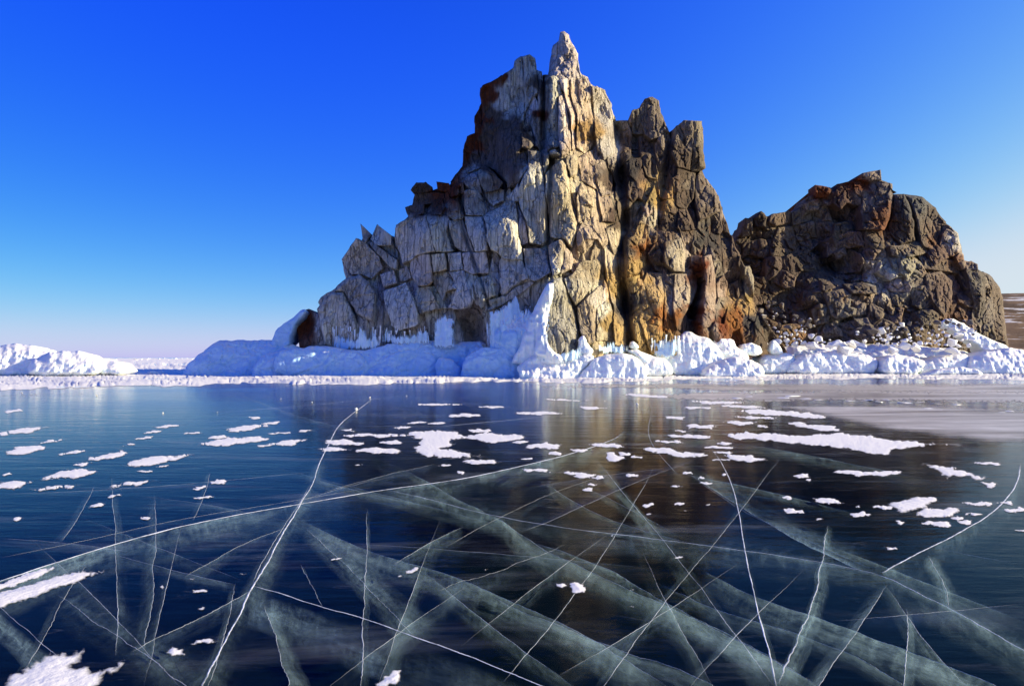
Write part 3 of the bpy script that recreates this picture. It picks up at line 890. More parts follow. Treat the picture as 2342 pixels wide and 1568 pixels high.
blk('rock_block', B_([(1560, 620), (1722, 615), (1745, 740), (1757, 790), (1640, 850), (1605, 835), (1575, 740)]), 0.55, facets=1)
blk('balanced_block', B_([(1735, 600), (1780, 570), (1840, 543), (1862, 600), (1852, 700), (1830, 785), (1770, 812), (1755, 740)]), 1.5, cham=11, bev_px=8, bev_m=.5, T=2.0)
blk('balanced_block', B_([(1858, 600), (1900, 640), (1913, 700), (1900, 755), (1850, 780), (1830, 790), (1850, 690)]), 1.2, cham=14, bev_px=8, T=2.0)
blk('rock_slab', B_([(820, 890), (905, 880), (940, 960), (980, 1040), (880, 1060), (830, 1082), (800, 960)]), 0.6)
blk('rock_block', B_([(905, 878), (940, 880), (1010, 990), (1030, 1035), (980, 1040), (940, 955)]), 0.15)
blk('rock_slab', B_([(580, 920), (740, 860), (790, 960), (830, 1080), (832, 1150), (700, 1195), (640, 1160), (600, 1030)]), 0.6, facets=1, fslope=.12)
blk('rock_slab', B_([(222, 930), (330, 830), (420, 800), (480, 850), (525, 930), (530, 1050), (520, 1140), (400, 1080), (350, 1000), (300, 928)]), 0.7, T=5, bev_px=8, bev_m=.6)
blk('rock_slab', B_([(122, 1040), (160, 980), (225, 928), (302, 925), (345, 1000), (380, 1090), (398, 1180), (380, 1290), (220, 1310), (170, 1290), (140, 1150)]), 1.0, T=5, bev_px=9, bev_m=.7, facets=1, fslope=.15)
blk('rock_slab', B_([(288, 700), (350, 610), (390, 545), (440, 570), (560, 680), (580, 760), (500, 830), (430, 800), (360, 802), (320, 750)]), 0.7, T=4)
blk('rock_fin', B_([(423, 443), (450, 470), (502, 520), (460, 580), (440, 555)]), 0.4, facets=1, T=1.5, wob=.6, bev_px=3, bev_m=.15)
blk('rock_fin', B_([(493, 555), (540, 448), (637, 525), (640, 600), (540, 600)]), 0.5, facets=1, T=1.5, wob=.6, bev_px=3, bev_m=.15)
blk('rock_slab', B_([(468, 570), (520, 578), (600, 640), (680, 700), (680, 765), (640, 752), (560, 680)]), 0.9)
blk('rock_block', B_([(560, 602), (640, 560), (690, 640), (690, 700), (610, 640)]), -0.1)
blk('rock_block', B_([(560, 802), (660, 770), (682, 860), (590, 892)]), 0.6)
blk('rock_block', B_([(692, 770), (752, 738), (780, 820), (745, 845), (700, 850)]), 0.3)
blk('rock_block', B_([(773, 210), (810, 158), (880, 153), (927, 190), (922, 222), (860, 236), (800, 227)]), 0.6, T=2, bev_px=5)
blk('rock_block', B_([(805, 232), (930, 226), (1012, 230), (1020, 292), (900, 312), (785, 322)]), 0.3, T=3)
blk('rock_block', B_([(733, 330), (780, 314), (872, 320), (862, 375), (800, 402), (763, 406)]), 0.7, T=2.5)
blk('rock_fin', B_([(953, 148), (1040, 160), (1062, 205), (1020, 227), (960, 212)]), 0.3, T=1.5, facets=1, wob=.8)
blk('rock_column', B_([(900, 340), (940, 280), (1000, 270), (1012, 330), (990, 385), (890, 385)]), 0.75)
blk('rock_slab', B_([(1240, 90), (1290, 28), (1350, 80), (1420, 160), (1400, 202), (1290, 230), (1260, 160)]), 0.7, facets=1)
blk('rock_block', B_([(1295, 232), (1380, 195), (1430, 212), (1432, 290), (1350, 322), (1310, 282)]), 0.4)
blk('rock_block', B_([(1140, 150), (1200, 95), (1245, 100), (1260, 170), (1280, 240), (1180, 200)]), 0.4)
blk('rock_block', B_([(1030, 215), (1090, 165), (1145, 160), (1150, 230), (1060, 262)]), 0.4)
blk('rock_cone', B_([(1690, 880), (1760, 842), (1832, 818), (1872, 920), (1922, 1050), (1947, 1180), (1965, 1370), (1800, 1420), (1720, 1320), (1700, 1100)]), 1.1, facets=1, cham=20, cham_s=.7, bev_px=12, bev_m=.8, T=4)
blk('rock_slab', B_([(-40, 1100), (0, 1058), (60, 1043), (130, 1080), (142, 1200), (212, 1310), (0, 1320), (-20, 1200)]), 0.4, T=4, facets=3, fslope=.5)
blk('rock_slab', B_([(1290, 985), (1430, 952), (1445, 1000), (1300, 1060)]), 0.5)
blk('rock_slab', B_([(1430, 960), (1500, 895), (1610, 840), (1640, 860), (1560, 930), (1440, 1000)]), 0.3)
# sunlit ridge and the second mass
blk('rock_slab', C_([(590, 20), (680, 0), (750, 100), (785, 250), (795, 330), (700, 405), (650, 330), (560, 420), (480, 500), (470, 300)]), 0.35, cham=30, cham_s=.8, amp=.2)
blk('rock_slab', C_([(450, 600), (520, 500), (650, 500), (692, 540), (660, 665), (470, 885), (400, 760), (370, 660)]), 0.5, cham=10, facets=1)
blk('rock_slab', C_([(472, 892), (700, 688), (722, 780), (640, 950), (640, 1190), (560, 1215), (500, 1100)]), 0.4, cham=8)
blk('rock_column', C_([(642, 900), (742, 820), (782, 960), (772, 1170), (642, 1180)]), 0.55, cham=12)
blk('rock_slab', C_([(700, 402), (795, 338), (850, 560), (862, 700), (850, 900), (890, 1100), (880, 1245), (790, 1210), (782, 900), (722, 700)]), 0.35, cham=24, cham_s=.9, amp=.2)
blk('rock_column', C_([(1510, 480), (1600, 455), (1622, 560), (1642, 780), (1642, 950), (1600, 1062), (1540, 1092), (1498, 1052), (1530, 900), (1552, 680)]), 1.5, cham=18, T=3, bev_px=9, bev_m=.6)
blk('rock_slab', C_([(1212, 350), (1350, 318), (1382, 450), (1382, 602), (1290, 592), (1200, 520)]), 0.6)
blk('rock_slab', C_([(1300, 612), (1482, 618), (1482, 740), (1420, 882), (1320, 1085), (1280, 900)]), 0.7, cham=12)
blk('rock_slab', C_([(860, 340), (950, 300), (1030, 100), (1072, 108), (1000, 400), (990, 605), (890, 642)]), 0.5, cham=9)
blk('rock_column', C_([(1000, 762), (1060, 600), (1192, 608), (1202, 800), (1192, 1000), (1182, 1260), (1100, 1290), (1000, 1000)]), 0.8, cham=10, T=4)
blk('rock_column', C_([(890, 652), (1000, 622), (1010, 800), (1050, 1100), (1062, 1260), (960, 1160), (900, 900)]), 0.6, cham=8)
blk('rock_slab', C_([(1200, 620), (1295, 610), (1278, 900), (1318, 1090), (1270, 1180), (1195, 1200), (1205, 900)]), 0.25)
blk('rock_slab', C_([(1868, 560), (1920, 545), (1952, 640), (1962, 800), (1932, 862), (1880, 802)]), 0.6, cham=9)
blk('rock_block', C_([(1028, 60), (1090, 8), (1112, 100), (1060, 152)]), 0.6, cham=7)
blk('rock_column', A_([(1752, 640), (1790, 575), (1850, 556), (1897, 590), (1907, 680), (1942, 760), (1930, 860), (1850, 880), (1790, 840), (1748, 740)]), 0.6, cham=14, T=4)
blk('rock_block', A_([(1698, 665), (1750, 650), (1760, 740), (1790, 840), (1700, 832), (1690, 733)]), 0.4, T=3)
blk('rock_slab', A_([(1998, 805), (2080, 730), (2140, 735), (2150, 900), (2120, 1100), (2040, 1080), (1960, 950)]), 0.5, T=4)
blk('rock_column', A_([(2140, 735), (2205, 740), (2220, 800), (2225, 960), (2233, 1080), (2150, 1122), (2122, 1095), (2150, 900)]), 0.4, cham=12, T=4)
blk('rock_slab', A_([(1585, 755), (1660, 735), (1700, 820), (1692, 1000), (1600, 1105), (1580, 960)]), 0.3)
blk('rock_block', A_([(2030, 1085), (2160, 1122), (2150, 1300), (2100, 1385), (2020, 1360)]), 0.4)
blk('rock_block', A_([(1780, 1372), (1862, 1208), (1877, 1290), (1840, 1402)]), 0.9)
blk('rock_slab', A_([(2200, 1085), (2250, 1190), (2330, 1290), (2350, 1400), (2200, 1470), (2160, 1350), (2165, 1150)]), 0.3, cham=10, T=3)

for i, (nm, pts, lift, kw) in enumerate(MAIN):
    kw = dict(kw)
    kw.setdefault('step', 2.3); kw.setdefault('T', 3.0); kw.setdefault('vamp', .06); kw.setdefault('plates', .16 if np.mean([p[0] for p in pts]) > 1400 else .26)
    kw['seed'] = 100 + i
    right = np.mean([p[0] for p in pts]) > 1400
    kw.setdefault('cell', 0.30 if right else 0.16); kw.setdefault('cscale', (0.9, 0.9, 0.45))
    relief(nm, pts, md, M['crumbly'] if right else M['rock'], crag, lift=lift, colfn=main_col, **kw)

def voronoi_fill(out, dfn, solids, parent, sx, sy, tilt, mats, col, box, seed, lift=(-.15, .35), skip=None, **kw):
    """blocks of bedrock between the surveyed ones"""
    rs = np.random.default_rng(seed)
    x0, y0, x1, y1 = box
    pts = []
    for j, y in enumerate(np.arange(y0 - sy, y1 + sy, sy)):
        for x in np.arange(x0 - sx, x1 + sx, sx):
            pts.append((x + (j % 2) * sx * .5 + rs.uniform(-.36, .36) * sx, y + rs.uniform(-.36, .36) * sy))
    pts = np.array(pts)
    k = np.array([1.0, sx / sy])
    T_ = np.array([[1, 0], [-tilt, 1]])
    ring = np.array(out, float)
    n = 0
    for i, p in enumerate(pts):
        cell = [(p[0] + a * 3 * sx, p[1] + b * 3 * sy) for a, b in ((-1, -1), (1, -1), (1, 1), (-1, 1))]
        dif = (pts - p) * k
        dif[:, 0] -= tilt * dif[:, 1]
        for j in np.argsort((dif ** 2).sum(1))[1:22]:
            m = (pts[j] + p) / 2
            nrm = dif[j].copy()
            g = np.array([nrm[0], -tilt * nrm[0] + nrm[1]]) * k      # gradient in survey space
            t = np.array([-g[1], g[0]]); t /= np.linalg.norm(t)
            g /= np.linalg.norm(g)
            a, b = m - t * 900, m + t * 900
            half = [tuple(a), tuple(b), tuple(b - g * 1800), tuple(a - g * 1800)]
            cell = clip_convex(cell, half)
            if len(cell) < 3: break
        if len(cell) < 3 or abs(area(cell)) < 60: continue
        poly = clip_convex(out, cell)
        if len(poly) < 3 or abs(area(poly)) < 70: continue
        c = np.mean(poly, 0)
        if skip is not None and skip(c): continue
        S = np.array([c] + [c + (np.array(q) - c) * .8 for q in poly])
        cov = np.zeros(len(S), bool)
        for s in solids:
            cov |= query(S, np.array(s, float))[0]
        if cov.all(): continue
        q = [tuple(c + (np.array(r) - c) * 1.03) for r in poly]
        relief('rock_block', q, dfn, mats(c), parent, lift=rs.uniform(*lift), colfn=col, seed=seed * 1000 + i, **kw)
        n += 1
    return n

solids = [p for _, p, _, _ in MAIN]
cave = lambda c: (abs(c[0] - 1080) < 36 and 700 < c[1] < 800) or (abs(c[0] - 1588) < 26 and 650 < c[1] < 770)
n1 = voronoi_fill(MAIN_OUT, md, solids, crag, 32, 84, 0.16, lambda c: M['rock'], main_col, (690, 60, 1400, 815), 3, skip=lambda c: c[0] > 1400 or cave(c),
                  step=2.5, T=2.5, bev_px=4, cell=.16, lift=(-.75, .10), cscale=(.9, .9, .45), plates=.26, vamp=.06)
n2 = voronoi_fill(MAIN_OUT, md, solids, crag, 27, 58, 0.10, lambda c: M['crumbly'], main_col, (1400, 200, 1810, 815), 4, skip=lambda c: c[0] <= 1400 or cave(c),
                  step=2.5, T=2.5, bev_px=6, cell=.38, cscale=(.9, .9, .6), fslope=.6, plates=.18, lift=(-.45, .5), facets=3)

# ================================================================== the second rock
SIDE_OUT = E_([(150, 760), (215, 570), (270, 470), (290, 410), (340, 412), (365, 375), (400, 362), (440, 402), (470, 382), (560, 366), (640, 352), (690, 322), (720, 262), (785, 240),
    (780, 176), (860, 187), (895, 207), (935, 167), (1020, 142), (1062, 132), (1110, 100), (1232, 78), (1240, 142), (1316, 166), (1323, 236), (1400, 237), (1530, 262), (1618, 340), (1688, 440),
    (1730, 472), (1778, 512), (1798, 620), (1823, 700), (1870, 712), (1913, 732), (1918, 770), (1998, 802), (2066, 890), (2086, 960), (2103, 1100), (2113, 1200), (2135, 1300), (2140, 1400), (420, 1400), (250, 1100)])
SIDE_DEPTH = idw([(1700, 560, 76), (1690, 720, 72), (1780, 790, 69.5), (1780, 640, 74), (1860, 520, 78), (1960, 430, 77), (2010, 400, 77), (2000, 600, 74), (1930, 590, 77), (1980, 700, 71.5), (2000, 780, 69.6),
    (1900, 700, 71.5), (2150, 500, 77.5), (2080, 480, 76), (2210, 600, 76.5), (2250, 700, 75), (2290, 700, 78), (2290, 790, 75), (2100, 660, 73), (2100, 780, 70), (2200, 760, 73)], 2.4, 16)
sd_ = lambda P: SIDE_DEPTH(P)[:, 0]
GB = (0.19, 0.14, 0.095); G2 = (0.25, 0.21, 0.165)
SIDE_COL = idw([(1720, 530) + BROWN, (1740, 600) + BROWN, (1760, 680) + (.13, .085, .05), (1800, 500) + GB, (1800, 600) + BROWN, (1840, 690) + BROWN, (1880, 440) + RUST, (1895, 455) + BROWN, (1860, 470) + G2, (1950, 415) + RUST, (1975, 420) + RUST, (2000, 400) + G2, (2030, 430) + G2,
    (1990, 450) + G2, (1975, 500) + BROWN, (2020, 500) + (.22, .09, .04), (1940, 550) + GB, (2000, 560) + GB, (2080, 470) + (.13, .12, .11), (2100, 450) + (.11, .10, .09), (2150, 480) + BROWN, (2150, 550) + (.22, .10, .045), (2190, 560) + PALE, (2190, 590) + (.25, .12, .06), (2080, 530) + GB,
    (1930, 600) + G2, (1900, 600) + DARK, (1960, 610) + GB, (2060, 620) + (.30, .26, .17), (2000, 640) + GREY, (1920, 680) + (.24, .17, .12), (1940, 700) + G2, (1910, 720) + G2, (1960, 750) + G2, (1980, 660) + (.22, .15, .10), (2060, 700) + GB, (2120, 730) + GB, (2150, 660) + (.16, .10, .075),
    (2180, 650) + (.17, .11, .08), (2200, 720) + (.20, .11, .07), (2240, 640) + G2, (2245, 720) + G2, (2280, 680) + GB, (2290, 760) + GB, (2225, 610) + G2, (2150, 620) + (.21, .15, .11), (2050, 640) + GREY, (1830, 760) + (.20, .12, .06), (1790, 730) + (.16, .10, .06), (1760, 700) + GB, (2000, 770) + GB], 2.6, 10)
side_col = colfn_from(SIDE_COL, .2)
side = empty('rock_outcrop', (31.0, 70.0, 0.0))
tag(side, 'broad rounded brown outcrop of broken rock behind and right of the crag', 'rock outcrop')
relief('rock_body', [tuple(q) for q in shrink_poly(SIDE_OUT, 3.0)], sd_, M['crumbly'], side, step=3.2, T=20, wob=1.5, bev_px=30, bev_m=3.5, facets=0, lift=-0.8, amp=0.5, cell=1.1,
       cscale=(.5, .5, .4), colfn=side_col, seed=2, taper=.85, extra=core_extra([(1900, 605, 30, 22, 2.0), (2060, 665, 40, 16, 1.0), (2130, 740, 20, 14, 1.5)]))
SIDE = []
def sblk(name, pts, lift=0.4, **kw): SIDE.append((name, E_(pts), lift, kw))
sblk('rock_block', [(935, 168), (1060, 132), (1100, 140), (1110, 300), (1090, 330), (1000, 300), (960, 350), (900, 300)], .5, T=4)
sblk('rock_block', [(1100, 140), (1240, 140), (1318, 166), (1322, 260), (1300, 400), (1260, 490), (1110, 480), (1092, 330), (1112, 300)], .8, cham=8, T=5)
sblk('summit_block', [(1058, 134), (1110, 90), (1236, 68), (1243, 142), (1150, 146)], .4, T=3, facets=1, fslope=.1, bev_px=4, wob=.7)
sblk('rock_slab', [(1322, 240), (1400, 238), (1440, 310), (1470, 430), (1480, 560), (1380, 600), (1310, 540), (1280, 470), (1310, 380)], .5, bev_px=9, bev_m=.7, T=5)
sblk('rock_slab', [(1400, 236), (1530, 260), (1622, 340), (1692, 440), (1660, 520), (1640, 655), (1520, 600), (1500, 500), (1450, 330)], .5, bev_px=10, bev_m=.9, T=6)
sblk('rock_block', [(1690, 478), (1770, 500), (1800, 610), (1822, 700), (1700, 662), (1645, 652), (1660, 530)], .6, T=4, cham=7)
sblk('rock_block', [(850, 560), (1000, 500), (1110, 500), (1122, 600), (960, 622), (860, 680)], .6)
sblk('rock_block', [(1120, 490), (1250, 490), (1262, 620), (1130, 642)], .5)
sblk('rock_slab', [(1550, 690), (1820, 700), (1827, 805), (1640, 772), (1540, 762)], .5)
sblk('rock_block', [(1826, 714), (1870, 706), (1917, 730), (1917, 775), (1830, 767)], .6, T=2.5, wob=.8)
sblk('rock_column', [(1830, 772), (1940, 778), (1972, 830), (1974, 1000), (1960, 1185), (1870, 1195), (1882, 1000), (1860, 880)], .7, cham=10, T=4)
sblk('rock_slab', [(1950, 780), (2000, 800), (2072, 890), (2092, 960), (2117, 1200), (2132, 1320), (2000, 1290), (1970, 1100), (1976, 850)], .3, bev_px=12, bev_m=1.2, T=6)
sblk('rock_block', [(830, 920), (980, 900), (1032, 940), (1022, 1020), (1072, 1040), (1062, 1080), (930, 1122), (890, 1090), (860, 1000)], .8, cham=9)
sblk('rock_block', [(818, 840), (880, 848), (922, 890), (850, 922), (820, 900)], .5)
sblk('rock_block', [(975, 870), (1100, 855), (1200, 880), (1210, 930), (1040, 940)], .7)
sblk('rock_block', [(940, 1142), (1150, 1098), (1182, 1180), (1192, 1275), (1050, 1235), (960, 1192)], .7, bev_px=8)
sblk('rock_block', [(1470, 1060), (1600, 1043), (1652, 1080), (1622, 1152), (1530, 1155)], 1.0, bev_px=8)
sblk('rock_block', [(1550, 800), (1660, 778), (1742, 850), (1732, 1000), (1680, 1092), (1600, 990), (1560, 900)], .5)
sblk('rock_block', [(690, 300), (800, 268), (802, 350), (720, 362)], .5, T=2)
sblk('rock_fin', [(778, 174), (860, 184), (897, 205), (880, 262), (780, 262)], .4, T=2, wob=.8)
sblk('rock_slab', [(900, 650), (990, 600), (1002, 660), (930, 702)], 1.0, cham=6)
sblk('rock_column', [(268, 470), (290, 408), (345, 410), (342, 520), (268, 542)], .4, T=2.5)
sblk('rock_column', [(348, 402), (400, 360), (442, 400), (432, 472), (360, 472)], .5, T=2.5)
sblk('rock_block', [(470, 382), (560, 364), (590, 440), (500, 460), (450, 430)], .4, T=2.5)
sblk('rock_block', [(1300, 600), (1420, 590), (1470, 640), (1400, 690), (1310, 670)], .6)
sblk('rock_block', [(1380, 700), (1480, 690), (1490, 760), (1430, 830), (1370, 790)], .7, cham=7)
for i, (nm, pts, lift, kw) in enumerate(SIDE):
    kw = dict(kw); kw.setdefault('step', 2.3); kw.setdefault('T', 3.0); kw.setdefault('cell', .34); kw.setdefault('cscale', (.8, .8, .6)); kw.setdefault('bev_px', 3.5); kw.setdefault('plates', .16); kw.setdefault('facets', 3); kw.setdefault('fslope', .5)
    relief(nm, pts, sd_, M['crumbly'], side, lift=lift, colfn=side_col, seed=400 + i, **kw)
n3 = voronoi_fill(SIDE_OUT, sd_, [p for _, p, _, _ in SIDE], side, 44, 38, 0.05, lambda c: M['crumbly'], side_col, (1610, 380, 2320, 800), 5,
                  skip=lambda c: (abs(c[0] - 1900) < 30 and abs(c[1] - 605) < 22), step=2.4, T=3, bev_px=3, bev_m=.25, cell=.42, cscale=(.7, .7, .5), facets=4, fslope=1.0, lift=(-.7, .9), plates=.14, amp=.06)
print('blocks', len(MAIN), n1, n2, len(SIDE), n3)

# ================================================================== shore ice
def ice(name, pts, d, label, cat, R=(26, 1.0), T=4.0, flute=0.09, lump=0.17, mat='ice', step=2.4, group=None, lean=0.0, round_it=2, seed=0, taper=.85, dfn=None, lift=0.0):
    ys = [p[1] for p in pts]; y0, y1 = min(ys), max(ys)
    def base(P):
        b = dfn(P) if dfn is not None else np.full(len(P), float(d))
        return b + lean * (y1 - P[:, 1]) / max(1.0, y1 - y0)
    def extra(v, dist, P):
        q = P * np.array([1.7, 1.7, 0.22]) + seed * 3.1
        fl = np.abs(vnoise(q, 70)) + .5 * np.abs(vnoise(q * 2.3, 71))
        lm = fbm(P * np.array([.55, .55, .8]) + seed, 3, 75)
        lm = lm + .32 * fbm(P * np.array([1.5, 1.5, 2.4]) + seed, 3, 79) + .4 * np.abs(vnoise(P * np.array([.5, .5, 3.0]) + .8 * lm[:, None] + seed, 81))   # lumps and frozen-wave banding
        under = np.clip((v[:, 1] - (y1 - 12)) / 12, 0, 1) ** 2 * .35      # undercut foot
        return -flute * fl - lump * lm + under
    o = relief(name, pts, base, M[mat], None, step=step, T=T, wob=2.2, bev_px=R[0] * .8, bev_m=R[1] * (.36 if mat == 'shaded_ice' else .62), facets=0, amp=.12, cell={'drip': 0, 'shaded_ice': .16}.get(mat, .05), cscale=(.55, .55, .8), smooth=True, round_it=round_it, seed=500 + seed, taper=taper, extra=extra, lift=lift)
    return tag(o, label, cat, group)

def gy(d): return YH + EYE * F / d       # survey row where the ice surface lies at distance d

# the blue shaded shelf on the left of the crag
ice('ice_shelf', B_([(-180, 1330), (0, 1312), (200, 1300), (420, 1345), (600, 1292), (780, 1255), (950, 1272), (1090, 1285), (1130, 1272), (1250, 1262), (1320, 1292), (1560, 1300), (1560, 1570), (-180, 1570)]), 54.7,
    'long snowy ice shelf along the foot of the crag above the bulging mounds', 'ice shelf', R=(30, 1.4), lean=1.2, seed=1, T=3, mat='shaded_ice')
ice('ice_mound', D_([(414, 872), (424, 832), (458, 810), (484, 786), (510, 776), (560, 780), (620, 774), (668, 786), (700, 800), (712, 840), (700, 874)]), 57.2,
    'sloping shaded ice mound at the far left end of the shelf, nearest the open snow', 'ice mound', R=(60, 2.6), lean=2.0, seed=2, T=4, mat='shaded_ice')
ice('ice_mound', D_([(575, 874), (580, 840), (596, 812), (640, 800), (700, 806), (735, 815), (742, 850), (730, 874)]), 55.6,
    'smooth blue-shaded ice mound below the dark rusty boulder at the crag foot', 'ice mound', R=(40, 1.4), lean=1.0, seed=3, mat='shaded_ice')
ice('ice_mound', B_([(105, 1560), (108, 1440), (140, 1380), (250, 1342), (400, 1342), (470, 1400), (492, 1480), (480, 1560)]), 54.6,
    'blocky shaded ice mound under the left leaning slab, with a dark crack at its right', 'ice mound', R=(26, 1.0), lean=.8, seed=4, mat='shaded_ice')
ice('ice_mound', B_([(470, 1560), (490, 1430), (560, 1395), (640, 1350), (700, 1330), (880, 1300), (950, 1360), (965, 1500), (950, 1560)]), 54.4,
    'wide rounded blue-shaded ice mound beneath the middle of the shaded slabs', 'ice mound', R=(36, 1.4), lean=1.0, seed=5, mat='shaded_ice')
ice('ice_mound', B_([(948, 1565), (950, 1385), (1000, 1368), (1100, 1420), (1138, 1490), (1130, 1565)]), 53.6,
    'small round blue-shaded ice mound left of the cave mouth, squeezed between larger ones', 'ice mound', R=(26, 1.0), lean=.6, seed=6, mat='shaded_ice')
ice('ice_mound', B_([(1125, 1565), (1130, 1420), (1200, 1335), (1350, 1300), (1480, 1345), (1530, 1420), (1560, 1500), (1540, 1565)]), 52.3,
    'blue-shaded ice mound under the frozen curtain just left of the sunlit front', 'ice mound', R=(34, 1.4), lean=.4, seed=7, mat='shaded_ice')
# the sunlit front
ice('ice_mound', C_([(-10, 1550), (0, 1470), (-40, 1400), (60, 1330), (100, 1282), (200, 1288), (280, 1330), (400, 1332), (560, 1268), (640, 1308), (570, 1385), (500, 1450), (480, 1550)]), 50.2,
    'big sunlit ice mound at the foot of the front rock cone', 'ice mound', R=(22, 1.0), lean=1.2, seed=8, flute=.24, lump=.22, T=3)
ice('ice_block', C_([(465, 1550), (478, 1470), (520, 1420), (600, 1340), (700, 1290), (850, 1278), (960, 1298), (1030, 1380), (1056, 1450), (1056, 1550)]), 50.4,
    'square-edged ice block with blue shaded face and bright fluted right end', 'ice block', R=(18, .9), lean=.6, seed=9, flute=.24, lump=.12, T=3.5)
ice('ice_mound', C_([(890, 1245), (960, 1248), (1040, 1268), (1100, 1300), (1230, 1320), (1277, 1390), (1282, 1470), (1150, 1480), (1050, 1480), (1000, 1340)]), 53.6,
    'low tapering white ice mound sloping down right of the square-edged block', 'ice mound', R=(24, 1.2), lean=1.0, seed=10, T=3)
ice('ice_lump', C_([(1020, 1470), (1025, 1390), (1060, 1360), (1080, 1400), (1080, 1470)]), 52.2, 'small knob of ice tucked behind the square-edged block', 'ice lump', R=(10, .4), seed=11, T=1, flute=.05, lump=.05)
ice('ice_wall', C_([(1100, 1300), (1090, 1190), (1200, 1205), (1330, 1140), (1400, 1088), (1480, 1130), (1570, 1150), (1650, 1220), (1710, 1300), (1690, 1480), (1270, 1480), (1250, 1360)]), 56.2,
    'tall smooth grey ice wall between the low white mound and the front block', 'ice wall', R=(22, 1.0), lean=1.6, seed=12, flute=.2, lump=.12, T=3)
ice('ice_mound', C_([(1610, 1200), (1640, 1150), (1700, 1160), (1780, 1155), (1815, 1230), (1880, 1262), (1920, 1310), (1920, 1470), (1660, 1470)]), 57.2,
    'lumpy white ice heaped below the orange lichen wall', 'ice mound', R=(18, .9), lean=2.0, seed=13, flute=.2, lump=.3, T=2.5)
ice('ice_block', C_([(1540, 1500), (1556, 1410), (1640, 1352), (1780, 1305), (1920, 1335), (2000, 1362), (2040, 1430), (2046, 1500)]), 54.0,
    'separate flat-topped ice block standing forward on the ice, bright fluted right end', 'ice block', R=(17, .9), lean=1.2, seed=14, flute=.26, lump=.1, T=3.5)
# the long low ice foot of the second rock
FOOT = 'low ice rampart'
ice('ice_mound', E_([(370, 1500), (388, 1375), (500, 1348), (612, 1350), (640, 1400), (600, 1500)]), 61.5, 'first low ice mound right of the flat-topped block, shaded hollow beside it', 'ice mound', R=(18, .9), lean=.8, seed=15, T=3)
ice('ice_mound', E_([(575, 1505), (590, 1450), (640, 1395), (720, 1348), (900, 1340), (1000, 1350), (1180, 1366), (1228, 1402), (1200, 1470), (1190, 1505)]), 61.0, 'longest low ice rampart in front of the snowy boulders', 'ice mound', R=(18, .9), lean=.8, seed=16, T=3)
ice('ice_mound', E_([(1235, 1505), (1248, 1400), (1300, 1370), (1420, 1370), (1500, 1390), (1560, 1412), (1520, 1460), (1475, 1508)]), 60.4, 'rounded ice mound with a bright broken right edge, right of the longest rampart', 'ice mound', R=(18, .9), lean=.8, seed=17, T=3, flute=.25)
ice('ice_mound', E_([(1480, 1500), (1500, 1440), (1560, 1395), (1700, 1365), (1830, 1348), (1865, 1400), (1860, 1500)]), 61.8, 'shaded low ice mound with small bright peaks on its crest', 'ice mound', R=(18, .9), lean=1.0, seed=18, T=3)
ice('ice_mound', E_([(1835, 1512), (1845, 1400), (1950, 1345), (2050, 1330), (2130, 1310), (2240, 1330), (2330, 1350), (2500, 1370), (2500, 1520)]), 61.0, 'large smooth blue ice mound at the right edge of the picture', 'ice mound', R=(26, 1.2), lean=1.4, seed=19, T=4)
ice('snow_drift', E_([(1540, 1500), (1640, 1466), (1750, 1449), (1890, 1454), (1960, 1495), (1960, 1515), (1540, 1515)]), 59.0, 'small low snow drift in front of the shaded low mound', 'snow drift', R=(14, .6), seed=20, T=1.5, flute=.1)
ice('ice_ramp', E_([(1640, 1140), (1700, 1108), (1760, 1118), (1850, 1168), (2000, 1255), (2150, 1318), (2260, 1360), (2100, 1400), (1960, 1370), (1900, 1290), (1790, 1230)]), 66.0, 'tilted slab of snow-crusted ice ramping up against the outcrop', 'ice ramp', R=(8, .5), seed=21, T=1.5, lean=1.0, round_it=1)
ice('ice_apron', E_([(350, 1400), (470, 1320), (640, 1300), (800, 1290), (950, 1280), (1150, 1285), (1400, 1290), (1600, 1310), (1900, 1340), (1900, 1440), (350, 1440)]), 65.5, 'snowy ice apron behind the low ramparts, under the boulders', 'ice apron', R=(30, 2.0), seed=22, T=3, lean=3.0, lump=.5)
# the left mound, apart from the crag
ice('ice_mound', L_([(-150, 720), (-150, 510), (0, 500), (100, 490), (200, 495), (250, 516), (350, 545), (500, 560), (560, 640), (560, 720)]), 55.6, 'sunlit snow-capped ice hummock with blue hollows, apart from the crag, hindmost lobe', 'ice hummock', R=(46, 2.4), lean=2.0, seed=23, lump=.22, flute=.03, T=2)
ice('ice_mound', L_([(180, 714), (190, 640), (230, 590), (330, 548), (430, 532), (550, 541), (640, 566), (690, 610), (690, 690), (560, 714)]), 54.2, 'steep sunlit front lobe of the left ice hummock', 'ice hummock', R=(40, 1.8), lean=1.6, seed=24, lump=.18, flute=.05, T=2)
ice('ice_mound', L_([(600, 700), (640, 590), (700, 580), (760, 592), (830, 622), (855, 660), (860, 700)]), 55.0, 'low crumbling tail at the right end of the left ice hummock', 'ice hummock', R=(26, 1.2), lean=1.6, seed=25, lump=.2, flute=.04, T=2)
ice('snow_lump', L_([(960, 705), (1010, 672), (1060, 661), (1100, 692), (1110, 705)]), 60.0, 'small smooth snow lump on the open snow between hummock and shelf', 'snow lump', R=(8, .5), seed=26, T=1.2, flute=.03, lump=.05)
ice('snow_lump', L_([(820, 690), (850, 668), (900, 672), (960, 680), (985, 695), (985, 705), (820, 705)]), 60.5, 'flat snow drift beside the tail of the left hummock', 'snow drift', R=(8, .5), seed=27, T=1.5, flute=.03, lump=.05)
ice('ice_chunk', L_([(1725, 745), (1730, 718), (1745, 706), (1760, 716), (1790, 720), (1800, 745)]), 52.6, 'small bright ice chunk on the snow before the blue mounds', 'ice chunk', R=(4, .2), seed=28, T=.5, flute=.02, lump=.05, round_it=1)
